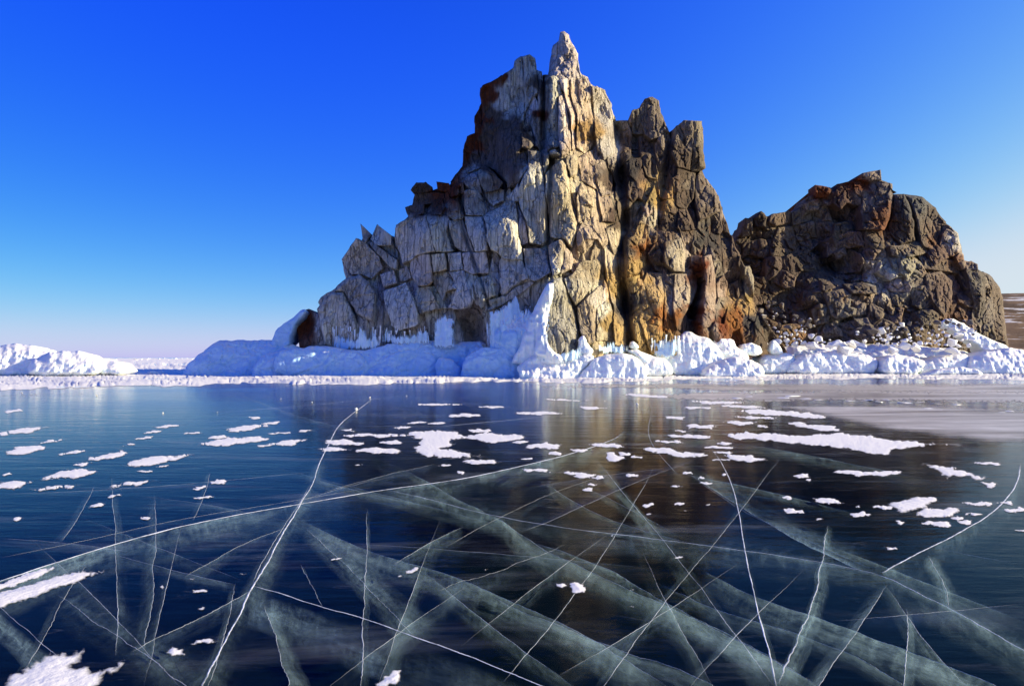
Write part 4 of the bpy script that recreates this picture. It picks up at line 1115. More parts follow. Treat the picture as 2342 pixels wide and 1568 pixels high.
ice('ice_hood', L_([(1850, 470), (1866, 430), (1880, 390), (1960, 335), (2040, 268), (2080, 253), (2092, 268), (2010, 360), (1985, 420), (1960, 520), (1850, 520)]), 59.0, 'smooth hood of blue-shaded ice over the dark rusty rock at the left', 'ice hood', R=(14, .9), seed=29, T=2.5, lean=1.0, mat='shaded_ice')
# frozen spray on the crag
ice('ice_cone', B_([(1742, 850), (1785, 862), (1772, 940), (1752, 1040), (1738, 1120), (1722, 1200), (1735, 1290), (1790, 1350), (1850, 1372), (1860, 1440), (1480, 1440), (1500, 1360), (1545, 1290), (1575, 1200), (1610, 1110), (1655, 1010), (1700, 910)]), 0,
    'tall cone of frozen spray climbing the left flank of the front rock cone', 'ice cone', R=(16, .9), T=1.5, flute=.34, lump=.12, dfn=lambda P: md(P), lift=1.75, round_it=1, seed=45)
ld = lambda P: md(P)
ice('ice_curtain', B_([(205, 1345), (212, 1240), (250, 1215), (292, 1195), (320, 1240), (345, 1200), (380, 1250), (395, 1170), (402, 1115), (430, 1160), (470, 1150), (488, 1250), (498, 1160), (540, 1200), (585, 1285), (560, 1350)]), 0,
    'ragged curtain of icicles hanging on the bottom-left slab', 'ice curtain', R=(8, .4), T=.6, flute=.42, lump=.05, mat='drip', dfn=ld, lift=.75, round_it=1, seed=30)
ice('ice_curtain', B_([(560, 1290), (570, 1200), (600, 1175), (640, 1170), (650, 1220), (720, 1215), (800, 1212), (822, 1160), (850, 1185), (900, 1180), (920, 1230), (930, 1300), (800, 1310), (660, 1310)]), 0,
    'low fringe of short icicles under the middle slabs', 'ice curtain', R=(7, .35), T=.6, flute=.45, lump=.05, mat='drip', dfn=ld, lift=.6, round_it=1, seed=31)
ice('ice_curtain', B_([(900, 1330), (918, 1240), (930, 1120), (955, 1070), (990, 1085), (1020, 1062), (1060, 1085), (1088, 1075), (1098, 1180), (1090, 1260), (1110, 1330)]), 0,
    'straight blue-shaded ice pillar beside the left edge of the cave', 'ice curtain', R=(12, .6), T=.8, flute=.35, lump=.08, mat='drip', dfn=ld, lift=.6, round_it=1, seed=32)
ice('ice_curtain', B_([(1296, 1330), (1300, 1070), (1350, 1045), (1400, 1028), (1450, 990), (1500, 938), (1542, 955), (1560, 1040), (1590, 1020), (1620, 1008), (1632, 1060), (1650, 1000), (1700, 885), (1745, 858), (1765, 930), (1740, 1010), (1712, 1080), (1690, 1200), (1660, 1300), (1640, 1400), (1500, 1420), (1330, 1390)]), 0,
    'great frozen curtain of blue ice right of the cave, widest on the crag', 'ice curtain', R=(12, .6), T=1.0, flute=.50, lump=.12, mat='drip', dfn=ld, lift=.75, round_it=1, seed=33)
ice('ice_bulge', B_([(1322, 1400), (1330, 1225), (1400, 1180), (1500, 1170), (1535, 1232), (1530, 1400)]), 0, 'rounded bulge of ice on the lower part of the great frozen curtain', 'ice bulge', R=(16, .8), T=1.0, flute=.35, lump=.1, mat='shaded_ice', dfn=ld, lift=1.1, seed=34)
ice('ice_curtain', B_([(1645, 1400), (1690, 1180), (1730, 1060), (1770, 1000), (1765, 1090), (1750, 1200), (1760, 1330), (1850, 1345), (1940, 1300), (1965, 1250), (1990, 1350), (1960, 1430), (1700, 1440)]), 0,
    'sunlit ice glaze wrapping the foot of the front rock cone', 'ice curtain', R=(12, .6), T=1.0, flute=.35, lump=.1, mat='drip', dfn=ld, lift=1.5, round_it=1, seed=35)
ice('ice_horn', C_([(125, 1300), (130, 1225), (160, 1150), (182, 1125), (205, 1180), (235, 1250), (260, 1310), (200, 1330)]), 50.6, 'pointed ice horn left of the front rock cone', 'ice horn', R=(10, .6), T=1.2, flute=.2, lump=.1, seed=36)
ice('ice_horn', C_([(490, 1300), (492, 1150), (525, 1122), (550, 1150), (575, 1210), (625, 1265), (560, 1310)]), 51.4, 'rounded ice horn right of the front rock cone', 'ice horn', R=(10, .6), T=1.2, flute=.2, lump=.1, seed=37)
ice('ice_curtain', C_([(635, 1300), (640, 1185), (680, 1165), (710, 1215), (740, 1165), (800, 1160), (815, 1220), (860, 1190), (900, 1205), (925, 1245), (900, 1300)]), 0, 'jagged white ice glaze on the foot of the sunlit ridge', 'ice curtain', R=(9, .5), T=.8, flute=.4, lump=.1, mat='drip', dfn=ld, lift=.7, round_it=1, seed=38)
ice('ice_curtain', C_([(1100, 1330), (1105, 1180), (1130, 1140), (1160, 1190), (1195, 1130), (1230, 1180), (1260, 1140), (1300, 1150), (1330, 1110), (1350, 1200), (1290, 1340)]), 0, 'thin ragged ice glaze above the grey ice wall', 'ice curtain', R=(8, .4), T=.8, flute=.4, lump=.1, mat='drip', dfn=ld, lift=.7, round_it=1, seed=39)
ice('ice_lump', C_([(920, 1250), (925, 1190), (950, 1180), (985, 1200), (1000, 1250)]), 54.6, 'small ice lump in the dark cleft right of the sunlit ridge', 'ice lump', R=(9, .5), T=.8, flute=.05, lump=.05, seed=40)
ice('ice_mound', C_([(1830, 1290), (1850, 1215), (1900, 1195), (1960, 1190), (2020, 1240), (2030, 1300)]), 60.0, 'low white ice crust at the right foot of the crag', 'ice mound', R=(12, .7), T=1.5, flute=.25, lump=.3, seed=41)
ice('ice_slab', C_([(2085, 1290), (2100, 1180), (2130, 1165), (2180, 1220), (2210, 1290)]), 62.0, 'tilted white ice slab on dark rock beside the crag foot', 'ice slab', R=(7, .4), T=.8, flute=.1, lump=.1, seed=42, round_it=1)

# icicles, joined per curtain: far too many and too thin to count
def icicles(parent_label, zone, n, x0, x1, yt, yb, lift, wmax=5.0):
    host = next(o for o in bpy.data.objects if o.get('label') == parent_label)
    V, FF = [], []
    for k in range(n):
        x = random.uniform(x0, x1); ya = random.uniform(*yt); yb_ = ya + (random.uniform(*yb) - ya) * random.uniform(.45, 1)
        (px, pa), (_, pb) = zone([(x, ya), (x, yb_)])
        d = float(md(np.array([[px, pa]]))[0]) - lift - random.uniform(0, .25)
        w = random.uniform(.35, 1) * wmax * .5
        b = len(V); segs = 6
        for t in (0, .35, .7, .9):
            r = w * (1 - t) ** .7 * random.uniform(.8, 1.15)
            for i in range(segs):
                a = 2 * math.pi * i / segs
                q = unproject(np.array([px + r * math.cos(a)]), np.array([pa + (pb - pa) * t]), np.array([d + r * math.sin(a) / F * d]))[0]
                V.append(q)
        V.append(unproject(np.array([px * 1.0]), np.array([pb * 1.0]), np.array([d]))[0])
        for j in range(3):
            for i in range(segs):
                FF.append((b + j * segs + i, b + j * segs + (i + 1) % segs, b + (j + 1) * segs + (i + 1) % segs, b + (j + 1) * segs + i))
        for i in range(segs): FF.append((b + 3 * segs + i, b + 3 * segs + (i + 1) % segs, b + 4 * segs))
    o = make_mesh('icicles', V, FF, M['ice'], host, True); o['kind'] = 'stuff'

icicles('ragged curtain of icicles hanging on the bottom-left slab', B_, 26, 230, 570, (1150, 1270), (1260, 1350), .8, 6)
icicles('low fringe of short icicles under the middle slabs', B_, 22, 570, 930, (1150, 1240), (1220, 1300), .65, 5)
icicles('great frozen curtain of blue ice right of the cave, widest on the crag', B_, 40, 1310, 1690, (1040, 1260), (1250, 1390), .85, 7)
icicles('thin ragged ice glaze above the grey ice wall', C_, 16, 1100, 1340, (1120, 1220), (1230, 1320), .8, 6)

# ================================================================== boulders at the foot of the second rock
protos = []
for k in range(7):
    bm = bmesh.new()
    pts_ = rng.normal(size=(15, 3)); pts_ /= np.linalg.norm(pts_, axis=1)[:, None]
    pts_ *= np.array([1.0, .8, .62 + .1 * (k % 3)]) * rng.uniform(.72, 1.08, (15, 1))
    for p in pts_: bm.verts.new(p)
    bmesh.ops.convex_hull(bm, input=bm.verts)
    for vv in [q for q in bm.verts if not q.link_faces]: bm.verts.remove(vv)
    bmesh.ops.bevel(bm, geom=list(bm.edges), offset=.05, segments=1, affect='EDGES')
    me = bpy.data.meshes.new('boulder'); bm.to_mesh(me); bm.free()
    protos.append(me)
def boulder(name, x, y, d, w, mat, label, cat, group, sq=1.0):
    me = protos[random.randrange(7)]
    key = (me.name, mat)
    if key not in boulder.cache:
        m2 = me.copy(); m2.materials.clear(); m2.materials.append(M[mat]); boulder.cache[key] = m2
    o = bpy.data.objects.new(name, boulder.cache[key])
    p = unproject(np.array([x * 1.0]), np.array([y * 1.0]), np.array([d * 1.0]))[0]
    s = w / F * d * .5
    o.location = p
    o.scale = (s, s * random.uniform(.8, 1.1), s * sq * random.uniform(.8, 1.1))
    o.rotation_euler = (random.uniform(-.4, .4), random.uniform(-.4, .4), random.uniform(0, 6.28))
    link(o)
    return tag(o, label, cat, group)
boulder.cache = {}
# large ice-coated boulders, surveyed
for x, y, w, lab in [(755, 1300, 120, 'largest ice-coated boulder, leftmost behind the longest rampart'), (910, 1290, 110, 'rounded ice-coated boulder right of the largest one'),
        (1030, 1290, 120, 'pale ice-coated boulder in the middle of the boulder heap'), (1110, 1300, 70, 'small round ice-coated boulder at the right end of the middle heap'),
        (980, 1325, 120, 'flat ice-coated boulder low behind the longest rampart'), (1320, 1325, 90, 'ice-coated boulder left in the second heap'),
        (1400, 1300, 100, 'topmost ice-coated boulder of the second heap'), (1480, 1320, 110, 'ice-coated boulder at the right of the second heap'),
        (1630, 1330, 90, 'lone ice-coated boulder before the tilted ice ramp'), (1730, 1340, 110, 'low ice-coated boulder at the foot of the tilted ice ramp')]:
    q = E_([(x, y)])[0]
    boulder('boulder', q[0], q[1], 62.3, w * .40, 'icy', lab, 'boulder', 'ice-coated boulders behind the ramparts', .75)
STONE_MARKS = [(1770, 770, 'the rusty crag foot'), (1760, 700, 'the gully beside the crag'), (1857, 790, 'the largest ice-coated boulder'), (1947, 787, 'the pale middle boulder'), (2067, 790, 'the second heap top'), (2160, 755, 'the tilted ice ramp'), (1900, 735, 'the brown scree slope'), (2120, 715, 'the dark overhang')]
# smaller snow-dusted scree stones
spots = []
for _ in range(900):
    x, y = random.uniform(1740, 2230), random.uniform(690, 790)
    lo = 690 + max(0, (1830 - x)) * .1 + (abs(x - 1900) < 60) * 40 + (x > 1870) * 42 + (x > 1880) * max(0, 20 - abs(x - 2000) * .2)
    if x < 1850: lo = 610 + (x - 1740) * .6 + 60
    if y < lo: continue
    w = random.choice([8, 10, 12, 15, 19, 24, 30]) * (1.0 if y > 745 else .8)
    if any((x - a) ** 2 + ((y - b) * 1.5) ** 2 < ((w + c) * .36) ** 2 for a, b, c in spots): continue
    spots.append((x, y, w))
    if len(spots) >= 190: break
for x, y, w in spots:
    d = 70.5 - (y - 700) * .055 - (2.0 if x > 1850 else 1.0)
    icy = random.random() < (min(1, (y - 735) / 35) if y > 735 else 0)
    size = 'big' if w > 20 else 'middling' if w > 13 else 'small' if w > 9 else 'tiny'
    boulder('stone', x, y, d, w, 'icy' if icy else 'boulder', f"{size} {'ice-coated' if icy else 'bare grey'} stone {place_words(x, y, STONE_MARKS)}", 'stone', 'scree stones behind the ice ramparts')

# ================================================================== small ice chunks lying on the lake
def chunk(x, y, w, label, group=None):
    d = float(ground_d(np.array(y)))
    boulder('ice_chunk', x, y - w * .3, d, w, 'icy', label, 'ice chunk', group)
chunk(815, 938, 11, 'white ice chunk sitting on the long crack near the shore')
for x, y, w in [(642, 913, 5), (497, 943, 4), (713, 921, 5), (846, 910, 5), (1457, 927, 9), (1383, 918, 4), (930, 906, 4), (373, 945, 4), (50, 900, 6), (221, 905, 5)]:
    chunk(x, y, w, 'tiny ice lump ' + place_words(x, y, [(815, 938, 'the ice chunk on the shore crack'), (1457, 927, 'the ridge reflection'), (120, 900, 'the left hummock shore'), (500, 930, 'the blue shelf shore')]), 'tiny ice lumps near the shore')
for x, y, w in [(1690, 911, 40), (1715, 907, 26), (1790, 910, 44), (1812, 906, 50), (1840, 912, 36), (1870, 914, 30), (1945, 916, 26), (1985, 915, 34), (2010, 919, 30), (2030, 914, 24), (2070, 921, 40), (2105, 920, 28), (2140, 923, 30), (2190, 925, 26), (2310, 940, 34), (2290, 943, 22), (2120, 934, 26), (2150, 938, 20)]:
    d = float(ground_d(np.array(float(y))))
    o = boulder('ice_plate', x, y, d, w, 'icy', 'broken ice plate in pressure ridge, ' + place_words(x, y, [(1700, 909, 'its left end'), (1830, 909, 'its highest hump'), (2000, 916, 'its low middle'), (2130, 922, 'its right half'), (2300, 941, 'its far right lump')]), 'ice plate', 'broken ice plates of the pressure ridge', .16)
    o.rotation_euler = (random.uniform(-.1, .1), random.uniform(-.1, .1), random.uniform(-.3, .3))

# hummocky pack ice towards the horizon
bm = bmesh.new()
for k in range(420):
    d = random.uniform(110, 900); x = random.uniform(-0.85, 0.45) * d
    s = random.uniform(.3, .9) * (1 + d / 500); h = random.uniform(.15, .5) * (1 + d / 600)
    vs = [bm.verts.new((x + s * random.uniform(-1, 1), d + s * random.uniform(-1, 1), -0.05)) for _ in range(4)] + \
         [bm.verts.new((x + s * random.uniform(-.7, .7), d + s * random.uniform(-.7, .7), h * random.uniform(.4, 1))) for _ in range(4)]
    bmesh.ops.convex_hull(bm, input=vs)
me = bpy.data.meshes.new('pack_ice'); bm.to_mesh(me); bm.free(); me.materials.append(M['snow'])
tag(link(bpy.data.objects.new('pack_ice', me)), 'jumbled white pack ice along the far horizon', kind='stuff')

# ================================================================== cracks in the lake ice
def on_ice(P, z):
    d = (EYE - z) * F / (P[:, 1] - YH)
    return np.stack([(P[:, 0] - CX) / F * d, d, np.full(len(P), float(z))], -1)

def crack(pts, off=(0, 100), depth=0.26, dens=0.5, prof='fade', width=0.010, lip=0.9, wob=2.0, seed=0, off2=None, rows=9, ends=0.12, fine=True):
    """One crack: a hanging sheet of fractured ice below the surface and a thin raised lip on it."""
    pts = [tuple(p) for p in pts]
    c = np.array(chaikin_open(pts, 2))
    s0 = resample(c, 9.0, closed=False)
    q = np.column_stack([s0 * 0.02, np.full(len(s0), seed * 2.7)])
    q2 = np.column_stack([s0 * 0.12, np.full(len(s0), seed * 1.7)])
    k = ((s0[:, 1] - YH) / 751.0)[:, None]; dens = dens * .66; width = max(width * (.8 if lip > .8 else .55), .0030); lip = max(lip, .6) if lip < .7 else lip; wob = wob * .45
    jag = wob * (np.stack([fbm(q, 2, 5), .5 * fbm(q, 2, 9)], -1) + .35 * np.stack([vnoise(q2, 15), .5 * vnoise(q2, 19)], -1))
    s = s0 + jag * (0.25 + k)
    top = on_ice(s, -0.006)
    n = len(s)
    L = np.concatenate([[0], np.cumsum(np.linalg.norm(np.diff(top, axis=0), axis=1))])
    tl = np.linspace(0, 1, n)
    endf = np.clip(np.minimum(tl, 1 - tl) / max(ends, 1e-3), 0, 1) if ends else np.ones(n)
    lake_part = None
    def sheet(of, dens):
        nonlocal lake_part
        ragged = (1 + .16 * fbm(np.column_stack([L * .9, 0 * L, np.full(n, seed + .5)]), 4, 33))[:, None]
        ob = np.array(of, float)[None] * k * ragged * .8
        bot = on_ice(s + ob, -depth)
        V, A, U = [], [], []
        for r in range(rows):
            t = r / (rows - 1)
            V.append(top * (1 - t) + bot * t + 0.012 * math.sin(3.1 * t) * np.stack([fbm(np.column_stack([L * 1.5, np.full(n, t * 2), np.full(n, seed)]), 2, 3), 0 * L, 0 * L], -1))
            if prof == 'fade': a = .45 * (t < .08) + (1 - t) ** 1.2
            elif prof == 'gap': a = np.clip(math.sin(math.pi * min(1, max(0, (t - .12) / .88))) ** .8, 0, 1) * (1.15 if t > .15 else .5)
            elif prof == 'even': a = .2 * (t < .1) + (1 - t) ** .8
            else: a = (1 - t) ** 1.0
            A.append(np.full(n, a) * endf * dens)
            U.append(np.stack([L, np.full(n, t * depth * 4), np.full(n, seed * 3.3)], -1))
        f = [(r * n + i, (r + 1) * n + i, (r + 1) * n + i + 1, r * n + i + 1) for r in range(rows - 1) for i in range(n - 1)]
        nm = 'ice_crack' if lake_part is None else 'crack_sheet'
        o = make_mesh(nm, np.vstack(V), f, M['sheet'], lake if lake_part is None else lake_part, True, {'dens': np.concatenate(A), 'suv': np.vstack(U)})
        lake_part = lake_part or o
    sheet(off, dens)
    if off2 is not None:
        sheet(off2, dens * .7)
    if width > 0:
        s1 = resample(s, 3.0, closed=False)
        q3 = np.column_stack([s1 * 0.3, np.full(len(s1), seed * .7)])
        s1 = s1 + (.5 * np.stack([vnoise(q3, 55), .5 * vnoise(q3, 56)], -1)) * (0.2 + ((s1[:, 1] - YH) / 751.0)[:, None]) * wob * .6
        P = on_ice(s1, 0.004)
        T = np.gradient(P, axis=0); T /= np.linalg.norm(T, axis=1)[:, None] + 1e-9
        N = np.stack([-T[:, 1], T[:, 0], 0 * T[:, 0]], -1)
        m = len(P)
        wv = width * (0.75 + .5 * np.abs(fbm(np.column_stack([P[:, 0] * 2.0, P[:, 1] * 2.0, np.full(m, seed)]), 3, 77)))[:, None] * (1 + np.clip(P[:, 1:2] - 6, 0, 30) * .06)
        A_m = P + N * wv * .5; B_m = P - N * wv * .5
        C_m = P + np.array([0, 0, 1.0]) * (0.07 * wv + .0005)
        t1 = np.linspace(0, 1, m)
        dl = np.clip(np.minimum(t1, 1 - t1) / max(.03, ends), 0, 1) * lip
        f = []
        for i in range(m - 1):
            f += [(i, i + 1, m + i + 1, m + i), (m + i, m + i + 1, 2 * m + i + 1, 2 * m + i)]
        make_mesh('crack_lip', np.vstack([A_m, C_m, B_m]), f, M['lip'], lake_part, False, {'dens': np.concatenate([dl, dl, dl])})
    return lake_part

# long white ridge crack across the view
crack([(-40, 1340), (0, 1328), (130, 1285), (300, 1232), (480, 1187), (700, 1150), (870, 1120), (1040, 1098), (1150, 1075), (1280, 1045), (1400, 1008), (1430, 985)], (20, 175), .34, .75, 'fade', .030, 1.0, 3, 1, ends=.05)
crack([(0, 1275), (200, 1235), (400, 1188), (640, 1150), (860, 1112)], (10, 60), .2, .28, 'fade', .006, .35, 3, 2)
# crack running to the shore, two strands
crack([(860, 905), (815, 940), (770, 975), (745, 1030), (725, 1070), (715, 1105), (690, 1150), (650, 1215), (615, 1280), (580, 1337), (540, 1420), (500, 1490), (455, 1580)], (-85, 60), .3, .42, 'fade', .014, 1.0, 6, 3, off2=(80, 70), ends=.05)
crack([(712, 1105), (684, 1152), (640, 1215), (600, 1285), (578, 1337)], (-40, 30), .15, .2, 'fade', .007, .7, 5, 4)
crack([(580, 1340), (640, 1355), (700, 1377), (840, 1415), (940, 1452), (1060, 1495), (1160, 1535), (1260, 1575)], (-30, 165), .34, .95, 'gap', .010, .95, 5, 5, ends=.04)
# upper arc to the right edge
crack([(880, 1118), (1000, 1145), (1120, 1178), (1280, 1205), (1500, 1232), (1700, 1258), (1850, 1280), (2010, 1310), (2100, 1355), (2200, 1405), (2400, 1520)], (10, 130), .3, .6, 'fade', .010, .85, 4, 6, off2=(60, -70), ends=.05)
crack([(2014, 1311), (2050, 1290), (2120, 1255), (2200, 1215), (2260, 1180), (2300, 1145), (2330, 1100), (2335, 1060)], (40, 150), .3, .5, 'fade', .015, 1.0, 6, 7, ends=.06)
crack([(1615, 1010), (1650, 1055), (1675, 1110), (1690, 1170), (1700, 1240), (1715, 1320), (1740, 1420), (1765, 1510), (1776, 1580)], (25, 20), .2, .2, 'fade', .010, 1.0, 4, 8)
crack([(1360, 1045), (1420, 1120), (1500, 1215), (1560, 1290), (1600, 1340), (1650, 1410), (1700, 1475), (1772, 1570)], (-55, 40), .3, .55, 'even', .007, .6, 5, 9, off2=(50, 30))
crack([(1782, 1565), (1820, 1470), (1850, 1390), (1880, 1300), (1890, 1240), (1896, 1200)], (46, 30), .3, .75, 'even', .012, .5, 12, 10, off2=(-16, 10), ends=.1)
crack([(1790, 1040), (1700, 1160), (1620, 1260), (1500, 1400), (1365, 1590)], (-45, 20), .3, .38, 'even', .005, .3, 5, 11)
crack([(1150, 1560), (1260, 1430), (1360, 1300), (1440, 1170), (1500, 1060)], (-24, 20), .25, .34, 'even', .005, .35, 5, 12)
crack([(850, 1040), (960, 1090), (1040, 1140), (1130, 1180), (1250, 1260), (1400, 1330), (1560, 1400), (1700, 1470), (1900, 1580)], (-20, 120), .3, .62, 'mid', 0, 0, 8, 13)
crack([(690, 1190), (760, 1225), (870, 1270), (1020, 1310), (1160, 1370), (1300, 1430), (1420, 1500), (1540, 1580)], (-20, 105), .3, .55, 'even', .004, .25, 6, 14)
crack([(690, 1200), (760, 1262), (830, 1330), (900, 1400), (965, 1470)], (90, -40), .3, .75, 'mid', 0, 0, 12, 15, off2=(-50, 40))
crack([(840, 1160), (838, 1250), (830, 1400), (824, 1580)], (22, 30), .2, .4, 'even', .008, .55, 8, 16)
crack([(330, 1490), (345, 1390), (350, 1340), (355, 1250), (352, 1130)], (-60, 60), .25, .4, 'fade', .006, .4, 8, 17)
crack([(-20, 1370), (30, 1415), (70, 1445), (130, 1500), (200, 1580)], (-60, 70), .3, .7, 'gap', .006, .4, 6, 18)
crack([(300, 1490), (420, 1430), (520, 1380), (580, 1345)], (10, 60), .25, .7, 'even', .008, .5, 8, 19)
crack([(1550, 1065), (1650, 1130), (1760, 1200), (1870, 1260), (1985, 1312)], (40, -95), .3, .8, 'fade', .006, .4, 6, 20)
crack([(1575, 1085), (1700, 1170), (1800, 1215), (1900, 1260), (1990, 1300)], (30, -40), .2, .4, 'even', .005, .3, 4, 21)
crack([(1860, 1590), (1930, 1480), (1990, 1400), (2030, 1335)], (-70, 30), .3, .5, 'even', 0, 0, 8, 22)
crack([(2072, 1390), (2076, 1450), (2066, 1580)], (30, 20), .2, .4, 'even', .007, .5, 8, 23)
crack([(250, 1265), (400, 1305), (540, 1336)], (10, 40), .2, .5, 'even', .006, .4, 5, 24)
crack([(130, 1360), (190, 1400), (260, 1450), (340, 1500), (450, 1590)], (110, -70), .3, .95, 'mid', 0, 0, 12, 25, off2=(-80, 60))
crack([(540, 900), (700, 960), (850, 990)], (0, 60), .25, .3, 'fade', .010, .3, 3, 26)
crack([(540, 940), (720, 925), (930, 905)], (0, 60), .25, .3, 'fade', .010, .3, 3, 27)
crack([(1000, 975), (1200, 957), (1280, 948)], (0, 40), .2, .4, 'fade', .016, .7, 2, 28)
crack([(860, 900), (1100, 925), (1300, 940)], (0, 60), .2, .3, 'fade', .010, .35, 2, 29)
crack([(715, 1095), (850, 1130), (920, 1145)], (0, 70), .25, .5, 'fade', .005, .3, 4, 30)
crack([(740, 1125), (880, 1085), (1000, 1060)], (0, 80), .25, .5, 'fade', .006, .3, 5, 31)
crack([(1020, 1250), (1100, 1205), (1250, 1130), (1400, 1080)], (0, 70), .25, .35, 'mid', 0, 0, 6, 32)
crack([(900, 1290), (1010, 1225), (1060, 1205)], (0, 90), .25, .5, 'fade', .004, .3, 6, 33)
crack([(1400, 985), (1600, 1000), (1800, 1030), (2000, 1070), (2160, 1105)], (0, 110), .3, .5, 'mid', 0, 0, 5, 34)
crack([(1190, 1215), (1260, 1190), (1350, 1150), (1480, 1090), (1600, 1050)], (0, -70), .25, .4, 'fade', .004, .25, 6, 35)
crack([(2120, 1270), (2160, 1330), (2170, 1390)], (-40, 30), .25, .5, 'mid', 0, 0, 10, 36, off2=(50, 10))
crack([(1171, 1223), (1371, 1288), (1521, 1378), (1671, 1453), (1796, 1518), (1880, 1580)], (-20, 90), .3, .6, 'even', 0, 0, 8, 37)
crack([(1606, 1303), (1721, 1363), (1871, 1413), (2021, 1468), (2171, 1523), (2330, 1590)], (-20, 110), .3, .62, 'even', 0, 0, 8, 38)
crack([(1100, 1350), (1171, 1388), (1271, 1428), (1421, 1488), (1571, 1533), (1680, 1590)], (-20, 80), .3, .5, 'mid', 0, 0, 8, 39)
crack([(1000, 1350), (1150, 1300), (1300, 1245)], (0, 110), .3, .4, 'mid', 0, 0, 10, 40)
crack([(60, 1530), (110, 1440), (150, 1360), (200, 1290)], (-50, 40), .3, .45, 'mid', 0, 0, 10, 41)
crack([(262, 1500), (270, 1400), (268, 1300), (262, 1180), (255, 1090)], (50, 20), .3, .4, 'fade', .004, .2, 10, 42)
crack([(140, 1240), (180, 1180), (215, 1110)], (-60, 20), .3, .32, 'mid', 0, 0, 8, 43)
crack([(440, 1190), (470, 1120), (480, 1080)], (-40, 20), .3, .3, 'mid', 0, 0, 8, 44)
crack([(0, 1130), (250, 1120), (500, 1100), (720, 1078)], (0, 60), .25, .25, 'fade', .004, .2, 4, 45)
crack([(0, 1230), (150, 1240), (300, 1262)], (0, 60), .25, .35, 'fade', .004, .2, 4, 46)
crack([(420, 1320), (560, 1240), (660, 1205)], (0, 70), .25, .35, 'fade', .003, .2, 6, 47)
crack([(540, 1330), (520, 1440), (470, 1580)], (-30, 30), .3, .4, 'mid', 0, 0, 10, 48)
crack([(600, 1380), (640, 1470), (660, 1580)], (60, 10), .3, .5, 'mid', 0, 0, 14, 49)
crack([(690, 1290), (715, 1340), (735, 1390)], (20, 30), .2, .4, 'even', .004, .3, 8, 50)
crack([(1500, 1330), (1650, 1400), (1800, 1440), (1960, 1500), (2110, 1590)], (0, 60), .3, .4, 'mid', 0, 0, 8, 51)
crack([(1240, 1100), (1330, 1160), (1450, 1210), (1600, 1245)], (0, 80), .3, .35, 'mid', 0, 0, 6, 52)
crack([(1490, 940), (1480, 990), (1500, 1030), (1550, 1085)], (20, 30), .25, .35, 'fade', .008, .35, 4, 53)

# a web of finer straight fractures between the surveyed ones
WEB = [((600, 1060), (1180, 1210)), ((780, 1240), (1500, 1300)), ((1050, 1480), (1420, 1200)), ((1250, 1560), (1700, 1280)), ((860, 1580), (1010, 1180)), ((180, 1180), (560, 1330)), ((60, 1220), (420, 1580)),
       ((420, 1180), (330, 1570)), ((1880, 1240), (2342, 1420)), ((2020, 1330), (2230, 1590)), ((1900, 1420), (2342, 1380)), ((1420, 1060), (1980, 1180)), ((1730, 1260), (2080, 1330)), ((1290, 1090), (1560, 1230)),
       ((640, 1160), (940, 1080)), ((1180, 1120), (1640, 1060)), ((960, 1300), (1330, 1580)), ((1560, 1590), (1840, 1300)), ((740, 1580), (1080, 1330)), ((300, 1130), (700, 1200)), ((1460, 1240), (1640, 1580)), ((2100, 1240), (2342, 1290))]
for i, (pa, pb) in enumerate(WEB):
    m_ = ((pa[0] + pb[0]) / 2 + random.uniform(-18, 18), (pa[1] + pb[1]) / 2 + random.uniform(-10, 10))
    steep = abs(pb[1] - pa[1]) > abs(pb[0] - pa[0]) * .8
    crack([pa, m_, pb], (random.choice([-50, 50]), 25) if steep else (random.uniform(-20, 20), 80), .26, random.uniform(.25, .5), 'fade', .004, .3, 4, 100 + i, ends=.4)

# ================================================================== snow lying on the lake ice
patches = []
def flake_mesh(poly, wob, seed, thick):
    if area(poly) < 0: poly = list(poly)[::-1]
    y = np.mean([p[1] for p in poly])
    k = (y - YH) / 751.0
    ring = resample(poly, max(2.5, 5 * k))
    q = np.column_stack([ring * np.array([0.035, 0.035 / max(k, .12)]) , np.full(len(ring), seed * 2.3)])
    ring = ring + wob * np.stack([1.25 * fbm(q, 5, 5, .85), 1.1 * fbm(q, 5, 9, .85) * (k * .9 + .14)], -1)
    span = np.ptp(ring, axis=0)
    step = max(min(span[0] / 16, 9.0), 3.0); dy = max(min(span[1] / 9, 3.5), 1.0)
    ring[:, 1] = np.maximum(ring[:, 1], YH + 6)
    v, tri = triangulate(ring, step, dy)
    if len(tri) < 3: return None
    P = on_ice(v, 0.0)
    R = on_ice(ring, 0.0)
    _, dist, _ = query(P[:, :2], R[:, :2])
    edge = np.clip(dist / min(.14, max(.04, .16 * min(np.ptp(R[:, 0]), np.ptp(R[:, 1])))), 0, 1)
    P[:, 2] = 0.004 + thick * (1 - np.exp(-dist / 0.05)) * (1 + .35 * vnoise(P * np.array([7, 7, 0]) + seed, 3))
    return P, tri.tolist(), edge

